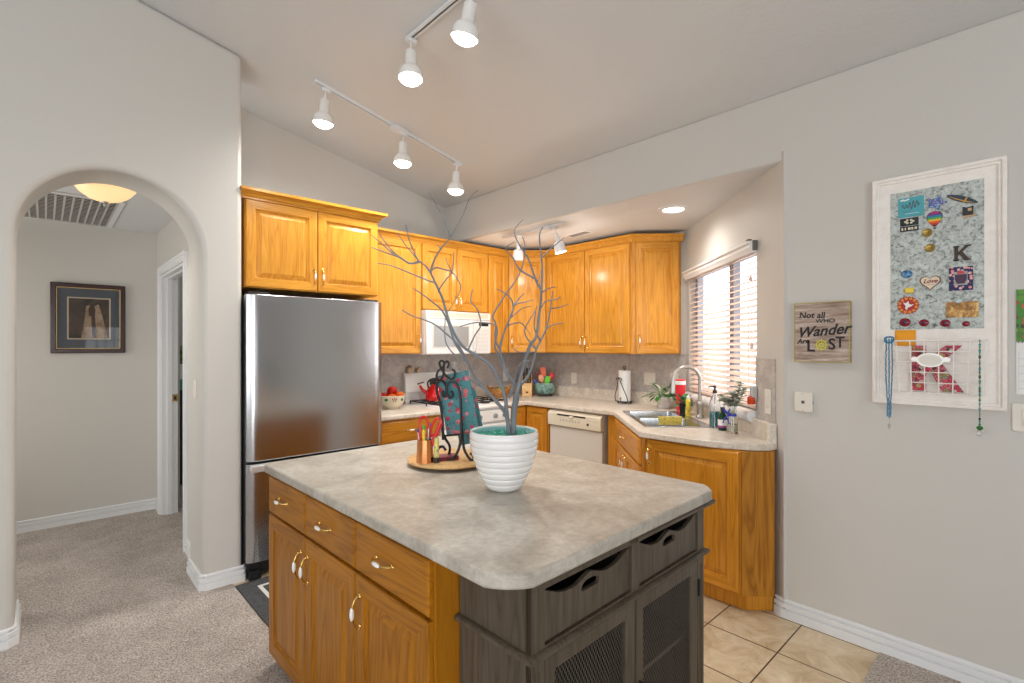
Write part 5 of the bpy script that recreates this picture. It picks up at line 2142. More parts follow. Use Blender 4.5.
# paper towel holder and roll
t = thing('paper_towel_holder', 'black wrought iron paper towel holder standing on the nook counter', 'holder', (3.905, 2.66, .9155), -90)
b = MB()
b.lathe([(.0001, .012), (.070, .012), (.072, .015), (.070, .020), (.0001, .020)], (0, 0, 0), 28)
for a in (45, 135, 225, 315):
    b.ball((.058 * math.cos(R(a)), .058 * math.sin(R(a)), .0075), .0075, 10)
b.build('base', IRON, t)
b = MB()
b.tube([(0, 0, .016), (0, 0, .315)], .005, 10)
b.tube(smooth_path([(0, 0, .31), (.014, 0, .322), (.008, 0, .338), (-.008, 0, .338), (-.014, 0, .322), (0, 0, .31)], 5), .0035, 8)
b.build('center_rod', IRON, t)
b = MB()
for s in (-1, 1):
    b.tube(smooth_path([(s * .066, -.066 + .02, .018), (s * .062, -.072 + .01, .07), (s * .030, -.075, .15), (s * .006 - .01, -.076, .225), (-s * .012 - .01, -.076, .235), (-s * .026 - .01, -.076, .228), (-s * .03 - .01, -.076, .212)], 6), .0038, 8)
b.tube(smooth_path([(0, -.06, .02), (0, -.075, .05), (.012, -.076, .055), (.012, -.076, .04)], 5), .003, 8)
b.tube([(-.066, -.046, .018), (0, -.06, .018), (.066, -.046, .018)], .0038, 8)
b.build('scroll_front', IRON, t)
t = thing('paper_towel_roll', 'white paper towel roll standing on the iron holder', 'paper towels', (3.905, 2.66, .9365))
b = MB()
b.lathe([(.020, 0), (.055, 0), (.0555, .28), (.020, .28)], (0, 0, 0), 32)
b.build('roll', PAPER, t)

# utensil jar with tools
JX, JY = 3.84, 3.605
t = thing('utensil_crock', 'round teal glazed crock with dark base in the counter corner', 'crock', (JX, JY, .9155))
b = MB()
b.lathe([(.0001, 0), (.070, 0), (.075, .006), (.099, .04), (.110, .078), (.107, .110), (.088, .135), (.078, .140), (.072, .138), (.080, .126), (.096, .10), (.099, .075), (.086, .04), (.0001, .012)], (0, 0, 0), 36)
b.build('crock', GLAZE, t)
b = MB()
b.lathe([(.0705, .0005), (.0762, .006), (.096, .034), (.093, .034), (.0001, .001)], (0, 0, 0), 36, cap=False)
b.build('dark_foot', mat('dark_glaze', (.055, .045, .04, 1), .25), t)


def utensil(name, label, ang, lean, L, m, head, grp='utensils in the teal crock'):
    t = thing(name, label, 'utensil', (JX, JY, .9325), 0, grp)
    d = Vector((math.cos(R(ang)) * lean, math.sin(R(ang)) * lean, 1)).normalized()
    base = Vector((-d.x * .02, -d.y * .02, 0))
    tip = base + d * L
    b = MB()
    b.tube([base, tip], .006, 8)
    b.build('handle', m, t)
    ax = Vector((.73, -.68, 0)); ax = (ax - d * ax.dot(d)).normalized(); ay = d.cross(ax)
    b = MB(Matrix.Translation(tip) @ Matrix((ax, ay, d)).transposed().to_4x4())
    head(b)
    b.build('head', m, t)


def spoon(b):
    b.ball((0, 0, .035), (.030, .010, .042), 16)


def spatula(b):
    b.box(-.026, .026, -.004, .004, -.005, .085)


# azimuths: -43 is to the right in view, 137 to the left
utensil('spatula', 'orange spatula standing tall in the teal crock', 120, .08, .20, ORG, spatula)
utensil('mixing_spoon', 'peach mixing spoon at the front of the teal crock', 160, .28, .14, PEACH, spoon)
utensil('spatula', 'lime green spatula at the front of the teal crock', -70, .22, .11, LIME, spatula)
utensil('ladle', 'red ladle leaning right out of the teal crock', -43, .40, .17, REDP, spoon)
utensil('mixing_spoon', 'thin dark red spoon leaning left out of the teal crock', 137, .42, .20, mat('dark_red_plastic', (.22, .01, .02, 1), .35), lambda b: b.ball((0, 0, .03), (.012, .006, .035), 12))
utensil('tongs', 'navy tongs leaning far left over the rim of the teal crock', 140, .85, .15, BLU, lambda b: b.box(-.012, .012, -.005, .005, 0, .05))

# knife block
KX, KY = 3.725, 3.755
t = thing('knife_block', 'pale wooden knife block on the corner counter', 'knife block', (KX, KY, .9155), -45)
b = MB()
b.prism([(-.075, 0), (.075, 0), (.075, .205), (.04, .225), (-.045, .115), (-.075, .075)], -.052, .052, ax='x')
b.build('block', PALEW, t, bevel=.003)
b = MB()
b.add([(-.012, -.0758, .032), (.012, -.0758, .032), (.012, -.0758, .052), (-.012, -.0758, .052)], [(0, 1, 2, 3)])
b.build('burnt_mark', mat('burnt', (.10, .04, .015, 1), .7), t, smooth=False)
Mk = Matrix.Translation((KX, KY, .9155)) @ Matrix.Rotation(R(-45), 4, 'Z')
n = 0
for row, (y, z) in enumerate(((-.028, .139), (.000, .175), (.026, .209))):
    for i in range(3 if row else 4):
        x = -.033 + i * (.022 if row == 0 else .033)
        k = thing('kitchen_knife', 'black handled knife in the wooden knife block', 'knife', tuple(Mk @ Vector((x, y, z))), 0, 'knives in the wooden block')
        k.matrix_world = Matrix.Translation(Mk @ Vector((x, y, z))) @ Matrix.Rotation(R(-45), 4, 'Z') @ Matrix.Rotation(R(38), 4, 'X')
        b = MB()
        L = .085 + .012 * row
        b.prism([(-.007, 0), (.008, 0), (.010, L * .8), (.006, L), (-.006, L), (-.008, L * .5)], -.0075, .0075, ax='x')
        b.build('handle', BLACK, k, bevel=.003)
        b = MB()
        b.box(-.001, .001, -.009, .009, -.012, .002)
        b.build('blade', CHROME, k, smooth=False)
        n += 1

# wicker basket
BXX, BYY = 3.40, 3.84
t = thing('wicker_basket', 'round orange-brown wicker basket on the counter right of the stove', 'basket', (BXX, BYY, .9155))
WICK = mottled('wicker', (.20, .07, .015, 1), (.42, .18, .04, 1), (.60, .30, .08, 1), 40, 90, .5)
b = MB()
for k in range(9):
    z = .006 + k * .0105
    r = .085 + .032 * math.sin(min(1, k / 8) * math.pi / 2)
    b.tube([(r * (1 + .012 * math.cos(16 * a + math.pi * k)) * math.cos(a), r * .85 * (1 + .012 * math.cos(16 * a + math.pi * k)) * math.sin(a), z) for a in [2 * math.pi * i / 64 for i in range(64)]], .0062, 6, 0, True)
b.lathe([(.0001, .001), (.085, .001), (.085, .006), (.0001, .006)], (0, 0, 0), 24, M=Matrix.Diagonal((1, .85, 1)))
b.build('woven_body', WICK, t)
b = MB()
for s in (-1, 1):
    b.tube(smooth_path([(s * .117 * .707 - .035, -s * .117 * .6 * 1 - .03, .09), (s * .12 * .75, -s * .12 * .66, .125), (s * .117 * .707 + .035, -s * .117 * .6 + .03, .09)], 6), .006, 8)
b.build('loop_handles', WICK, t)
for lab, q, m in (('green lime in the wicker basket', (.02, -.02, .085), LIME), ('brown onion in the wicker basket', (-.05, .015, .075), mat('onion_skin', (.30, .13, .05, 1), .35)), ('dark avocado in the wicker basket', (.06, .01, .075), mat('avocado', (.03, .035, .02, 1), .5))):
    o = thing(lab.split()[1], lab, 'produce', (BXX + q[0], BYY + q[1], .9155 + q[2] - .04), 0)
    b = MB()
    b.lathe([(.0001, 0), (.012, .001), (.026, .010), (.034, .03), (.032, .048), (.020, .062), (.008, .068), (.0001, .069)], (0, 0, 0), 18)
    b.build('skin', m, o)
    b = MB()
    b.tube([(0, 0, .067), (.001, .001, .075)], .003, 6)
    b.build('stem', mat('stem_brown', (.10, .06, .03, 1), .7), o)

# fruit bowl
FX_, FY_ = 2.13, 3.745
t = thing('fruit_bowl', 'cream stoneware bowl with painted berries and leaves left of the stove', 'bowl', (FX_, FY_, .9155))
b = MB()
b.lathe([(.0001, 0), (.050, 0), (.054, .010), (.058, .012), (.080, .035), (.098, .07), (.105, .112), (.101, .114), (.094, .075), (.076, .042), (.0001, .020)], (0, 0, 0), 36)
b.build('bowl', mat('cream_stoneware', (.76, .68, .52, 1), .25), t)
b = MB()
for k in range(9):
    a = R(k * 40 + 10)
    r = .1005
    c = (r * math.cos(a), r * math.sin(a), .084)
    T = Matrix.Translation(c) @ Matrix.Rotation(a, 4, 'Z')
    b.T = T
    if k % 2:
        b.ball((0, 0, 0), (.003, .017, .013), 10, 0, 6)
    else:
        for q in ((-.016, .006), (0, .008), (.014, .006), (-.008, -.008), (.008, -.008)):
            b.ball((.001 if q[1] > 0 else -.0015, q[0], q[1]), (.003, .0065, .0055), 8, 1, 5)
b.build('painted_garland', [mat('painted_leaf', (.04, .20, .08, 1), .3), mat('painted_berry', (.30, .03, .05, 1), .3)], t)
APPLE = [(.0001, .008), (.010, .003), (.022, .003), (.034, .018), (.038, .036), (.034, .054), (.022, .066), (.010, .066), (.0001, .058)]
rd = mottled('red_apple_skin', (.30, .008, .008, 1), (.52, .015, .012, 1), (.60, .14, .02, 1), 14, 60, .15)
og = mottled('orange_apple_skin', (.52, .03, .01, 1), (.66, .16, .02, 1), (.74, .35, .05, 1), 14, 60, .15)
for lab, q, m, s in (('red apple on top of the pile in the fruit bowl', (.0, .005, .115), rd, 1.15), ('dark red apple at the left of the fruit bowl', (-.052, .040, .075), rd, 1.0),
                     ('orange-red apple at the right of the fruit bowl', (.05, -.035, .078), og, 1.05), ('yellow-orange apple at the front of the fruit bowl', (-.028, -.042, .070), og, .98)):
    o = thing('apple', lab, 'fruit', (FX_ + q[0], FY_ + q[1], .9155 + q[2] - .006), 0, 'apples in the bowl')
    b = MB()
    b.lathe([(r * s, z * s) for r, z in APPLE], (0, 0, 0), 22)
    b.build('skin', m, o)
    b = MB()
    b.tube([(0, 0, .056 * s), (.002, .001, .072 * s)], .0016, 6)
    b.build('stem', mat('apple_stem', (.08, .05, .02, 1), .8), o)

# kettle on the back-left burner
t = thing('kettle', 'red enamel kettle with black handle on the rear stove burner', 'kettle', (2.615, 3.83, .9455), 0)
b = MB()
b.lathe([(.0001, 0), (.078, 0), (.086, .008), (.090, .04), (.084, .08), (.064, .115), (.046, .130), (.040, .132), (.0001, .132)], (0, 0, 0), 36)
b.build('body', RED, t)
b = MB()
b.lathe([(.044, .130), (.040, .142), (.015, .148), (.0001, .149)], (0, 0, 0), 24)
b.lathe([(.0001, .149), (.006, .150), (.012, .160), (.010, .168), (.0001, .170)], (0, 0, 0), 14, 1)
b.build('lid', [RED, BLACK], t)
b = MB()
b.tube(smooth_path([(-.07, .045, .07), (-.098, .062, .10), (-.115, .073, .135)], 4), [.020, .018, .016, .014, .013, .012, .012, .011, .011], 12)
b.build('spout', RED, t)
b = MB()
b.tube(smooth_path([(-.05, .034, .115), (-.055, .036, .165), (-.02, .012, .195), (.02, -.012, .195), (.055, -.036, .165), (.05, -.034, .115)], 6), .008, 10)
b.build('handle', BLACK, t)
b = MB()
b.tube([(-.112, .071, .137), (-.135, .086, .150), (-.085, .055, .165)], .006, 8)
b.build('whistle', BLACK, t)

# pottery on the backguard
TAN = mottled('tan_pottery', (.40, .27, .17, 1), (.60, .45, .32, 1), (.70, .57, .44, 1), 20, 60, .5)
for lab, x, s in (('larger round tan pottery shaker on the stove backguard', 2.475, 1.0), ('smaller tan pottery shaker with a dark mouth on the stove backguard', 2.568, .72)):
    t = thing('salt_shaker', lab, 'shaker', (x, 4.035, 1.1905), 0, 'pottery on the stove backguard')
    b = MB()
    b.lathe([(.0001, 0), (.022 * s, 0), (.036 * s, .012 * s), (.042 * s, .032 * s), (.037 * s, .052 * s), (.020 * s, .064 * s), (.012 * s, .066 * s), (.0001, .066 * s)], (0, 0, 0), 24)
    b.build('body', TAN, t)
    b = MB()
    b.lathe([(.013 * s, .065 * s), (.013 * s, .069 * s), (.0001, .0695 * s)], (0, 0, 0), 14)
    b.build('mouth', mat('dark_mouth', (.08, .05, .035, 1), .7), t)
t = thing('canister', 'white lidded canister at the right of the stove backguard', 'canister', (2.985, 4.035, 1.1905), 0)
b = MB()
b.lathe([(.0001, 0), (.040, 0), (.042, .004), (.042, .028), (.034, .034), (.034, .078), (.0001, .078)], (0, 0, 0), 28)
b.build('body', mat('grey_white_ceramic', (.55, .55, .56, 1), .3), t)
b = MB()
b.lathe([(.035, .078), (.035, .086), (.008, .092), (.008, .1), (.0001, .1)], (0, 0, 0), 22)
b.build('lid', PORC, t)

# ------------------------------------------------------------------ island things
SX, SY = 1.341, 1.847
ST = .942
t = thing('lazy_susan', 'round bamboo turntable on the island holding the book stand', 'turntable', (SX, SY, .9155))
b = MB()
b.lathe([(.0001, .011), (.170, .011), (.186, .014), (.190, .019), (.188, .024), (.182, .0262), (.0001, .0262)], (0, 0, 0), 56)
b.build('top_plate', PALEW, t)
b = MB()
b.lathe([(.0001, 0), (.110, 0), (.112, .004), (.112, .012), (.0001, .012)], (0, 0, 0), 36)
b.build('swivel_base', mat('dark_swivel', (.05, .04, .03, 1), .5), t)

CX_, CY_ = 1.180, 1.812
CX_, CY_ = 1.203, 1.840
t = thing('pencil_cup', 'faceted copper pencil cup on the bamboo turntable', 'cup', (CX_, CY_, ST), 10)
b = MB()
b.lathe([(.0001, 0), (.038, 0), (.033, .098), (.031, .098), (.0355, .004), (.0001, .004)], (0, 0, 0), 12)
b.build('cup', COPPER, t, angle=10)


def cup_item(name, label, cat, ang, lean, L, r, m, top=None, off=.012):
    t = thing(name, label, cat, (CX_, CY_, ST + .0045), 0, 'things in the copper cup')
    d = Vector((math.cos(R(ang)) * lean, math.sin(R(ang)) * lean, 1)).normalized()
    q = Vector((off * math.cos(R(ang)), off * math.sin(R(ang)), 0))
    b = MB()
    b.tube([q, q + d * L], r, 10)
    b.build('barrel', m, t)
    b = MB()
    b.tube([q + d * L, q + d * (L + .012), q + d * (L + .018)], [r * 1.1, r * 1.1, r * .4], 10)
    b.build('cap', top or m, t)


cup_item('pen', 'blue and white pen leaning left in the copper cup', 'pen', 150, .13, .125, .004, mat('white_pen', (.7, .7, .72, 1), .3), BLU)
cup_item('marker', 'red marker at the left of the copper cup', 'marker', 175, .10, .115, .005, REDP)
cup_item('marker', 'green highlighter at the back of the copper cup', 'marker', 70, .06, .135, .006, GRN)
cup_item('marker', 'yellow highlighter at the front of the copper cup', 'marker', 220, .04, .120, .007, YEL)
cup_item('pen', 'dark blue pen upright in the copper cup', 'pen', -20, .10, .145, .0045, BLU)
cup_item('pen', 'silver pen at the right of the copper cup', 'pen', -70, .06, .125, .0045, CHROME)
cup_item('marker', 'thick red marker leaning right out of the copper cup', 'marker', -43, .42, .165, .009, REDP, None, .0)
t = thing('scissors', 'red handled scissors standing in the copper cup', 'scissors', (CX_ + .004, CY_ + .004, ST + .0045), -43)
b = MB()
b.T = Matrix.Rotation(R(8), 4, 'Y')
b.prism([(-.006, .004), (.006, .004), (.008, .11), (-.008, .11)], -.0015, .0, ax='y')
b.prism([(-.004, .004), (.007, .004), (.010, .11), (-.005, .11)], .0003, .0018, ax='y')
b.build('blades', CHROME, t, smooth=False)
for s in (-1, 1):
    b = MB()
    b.T = Matrix.Rotation(R(8), 4, 'Y')
    b.tube(smooth_path([(s * .005, 0, .105), (s * .006, 0, .135), (s * .012, 0, .165), (s * .026, 0, .188), (s * .044, 0, .180), (s * .046, 0, .155), (s * .030, 0, .125), (s * .012, 0, .112)], 5, True), .0050, 8, 0, True)
    b.build('handle', REDP, t)

t = thing('marker', 'floral marker with black cap standing beside the copper cup', 'marker', (1.234, 1.798, ST))
b = MB()
b.tube([(0, 0, .02), (0, 0, .095), (0, 0, .108)], [.0115, .0115, .008], 16)
b.build('barrel', spots('marker_print', (.70, .58, .10, 1), [(.6, .2, .2, 1), (.7, .65, .5, 1), (.2, .4, .3, 1)], 70, .45, .3), t)
b = MB()
b.lathe([(.0001, 0), (.0125, 0), (.0125, .022), (.0001, .022)], (0, 0, 0), 16)
b.build('cap', BLACK, t)

t = thing('wallet', 'maroon leather wallet lying at the foot of the iron stand', 'wallet', (1.300, 1.82, ST), -20)
b = MB()
b.box(-.05, .05, -.035, .035, 0, .009)
b.box(-.05, .05, -.035, .035, .0095, .018)
b.build('leather', MAROON, t, bevel=.003)

# wrought iron book stand; local x to the right in view, -y towards the camera
SO = (1.297, 1.797)
st_ = thing('book_stand', 'black wrought iron scroll easel on the turntable', 'easel', (SO[0], SO[1], ST), -43)
q = .00074
tr = lambda pts, y0, lean: [((x - 305) * q, y0 + lean * (580 - z) * q, (580 - z) * q + .0045) for x, z in pts]
LEAN = .18
b = MB()
rw = .0060
b.tube(smooth_path(tr([(290, 528), (272, 506), (250, 512), (238, 540), (250, 572), (290, 580), (332, 572), (362, 530), (376, 470), (380, 400), (376, 300), (370, 210), (350, 145), (318, 122), (290, 145), (288, 190), (308, 222), (326, 208), (318, 180)], -.01, LEAN), 5), rw, 8)
b.build('scroll_upright', IRON, st_)
b = MB()
b.tube(smooth_path(tr([(270, 470), (268, 420), (262, 340), (248, 260), (226, 190), (226, 140), (246, 118), (272, 135), (286, 175), (278, 215), (262, 205), (262, 180)], .0, LEAN), 5), rw, 8)
b.build('scroll_upright', IRON, st_)
b = MB()
b.tube(smooth_path(tr([(236, 118), (222, 95), (232, 60), (258, 40), (268, 12), (250, -2), (238, 15), (252, 50), (280, 90), (312, 108), (332, 90), (330, 60), (314, 52)], -.004, LEAN), 5), rw * .9, 8)
b.tube(smooth_path(tr([(246, 118), (262, 95), (266, 60), (268, 20), (284, 2), (296, 18), (288, 45)], -.012, LEAN), 5), rw * .9, 8)
b.build('top_scroll', IRON, st_)
b = MB()
b.tube(smooth_path([(.050, .03, .16), (.062, .01, .10), (.070, -.01, .05), (.095, -.015, .008), (.112, -.015, .006), (.108, -.015, .024), (.096, -.015, .034)], 5), rw, 8)
b.build('foot_scroll', IRON, st_)
b = MB()
b.tube(smooth_path([(-.035, .03, .17), (-.030, .03, .12), (-.018, .04, .085), (.0, .045, .05), (-.006, .045, .012), (-.026, .045, .006)], 5), rw, 8)
b.tube([(-.03, .035, .10), (.055, .02, .11)], rw * .8, 8)
b.build('rear_leg', IRON, st_)
# books leaning in the stand
t = thing('floral_book', 'large teal floral cookbook leaning in the iron easel', 'book', (SO[0], SO[1], ST), -43)
Lm = Matrix.Rotation(R(-10.2), 4, 'X')
T0 = Matrix.Translation((.004, .042, .100)) @ Lm @ Matrix.Rotation(R(-11), 4, 'Y')
b = MB(T0)
b.box(-.012, .130, -.006, -.003, 0, .275)
b.box(-.012, .130, .011, .014, 0, .275)
b.box(-.015, -.012, -.006, .014, 0, .275)
b.build('cover', FLORAL, t, bevel=.001)
b = MB(T0)
b.box(-.011, .126, -.003, .011, .004, .271)
b.build('pages', PAPER, t, smooth=False)
t = thing('floral_book', 'second teal floral book standing behind the larger one', 'book', (SO[0], SO[1], ST), -43)
T1 = Matrix.Translation((.046, .070, .050)) @ Lm @ Matrix.Rotation(R(-12), 4, 'Y')
b = MB(T1)
b.box(0, .115, -.007, -.004, 0, .25)
b.box(0, .115, .009, .012, 0, .25)
b.box(-.003, .0, -.007, .012, 0, .25)
b.build('cover', FLORAL, t, bevel=.001)
b = MB(T1)
b.box(.001, .111, -.004, .009, .004, .246)
b.build('pages', PAPER, t, smooth=False)
t = thing('toy_flower', 'small yellow and blue trinket behind the iron stand', 'trinket', (1.405, 1.745, ST))
b = MB()
b.lathe([(.0001, 0), (.014, 0), (.018, .02), (.012, .035), (.0001, .036)], (0, 0, 0), 16)
b.build('body', YEL, t)
b = MB()
b.ball((0, 0, .042), (.012, .012, .010), 12)
b.build('top_knob', BLU, t)

# ribbed pot with painted branches
PX, PY = 1.241, 1.372
t = thing('flower_pot', 'glossy white ribbed flower pot with teal inside in the middle of the island', 'pot', (PX, PY, .9152))
prof = [(.0001, 0), (.048, 0), (.053, .003)]
rows = 9
for i in range(rows):
    z0 = .006 + i * (.206 / rows)
    for k in range(8):
        s = k / 8
        z = z0 + s * .206 / rows
        base = .053 + .071 * math.sin(min(1, z / .20) * math.pi / 2) ** .86
        prof.append((base + .0036 * math.sin(math.pi * s) ** .45, z))
prof += [(.1245, .213), (.124, .218), (.119, .218), (.117, .212)]
b = MB()
b.lathe(prof, (0, 0, 0), 64, cap=False)
b.build('outside', mat('white_glaze', (.80, .79, .78, 1), .10, spec=.6), t, angle=60)
b = MB()
b.lathe([(.1178, .214), (.115, .19), (.105, .13), (.09, .10), (.0001, .095)], (0, 0, 0), 48, cap=False)
b.build('inside', mat('teal_inside_glaze', (.34, .60, .62, 1), .15), t)
sh = MB()
rnd = random.Random(9)
for i in range(900):
    a, r = rnd.uniform(0, 6.283), .109 * math.sqrt(rnd.random())
    q = Vector((r * math.cos(a), r * math.sin(a), .186 + rnd.uniform(0, .014)))
    d = Vector((rnd.uniform(-1, 1), rnd.uniform(-1, 1), rnd.uniform(-.2, .5))).normalized() * rnd.uniform(.008, .016)
    u = d.cross(Vector((rnd.uniform(-1, 1), rnd.uniform(-1, 1), 1))).normalized() * .0013
    m_ = q + d * .5 + Vector((0, 0, .003))
    sh.add([tuple(q - u), tuple(q + u), tuple(m_ + u), tuple(m_ - u), tuple(q + d + u), tuple(q + d - u)], [(0, 1, 2, 3), (3, 2, 4, 5)])
sh.lathe([(.1125, .172), (.110, .182), (.0001, .187)], (0, 0, 0), 24, cap=False)
o = sh.build('paper_shred', mat('green_shred', (.02, .40, .27, 1), .4), None, loc=(PX, PY, .9152))
tag(o, 'green paper shred filling the white flower pot', 'paper shred', kind='stuff')

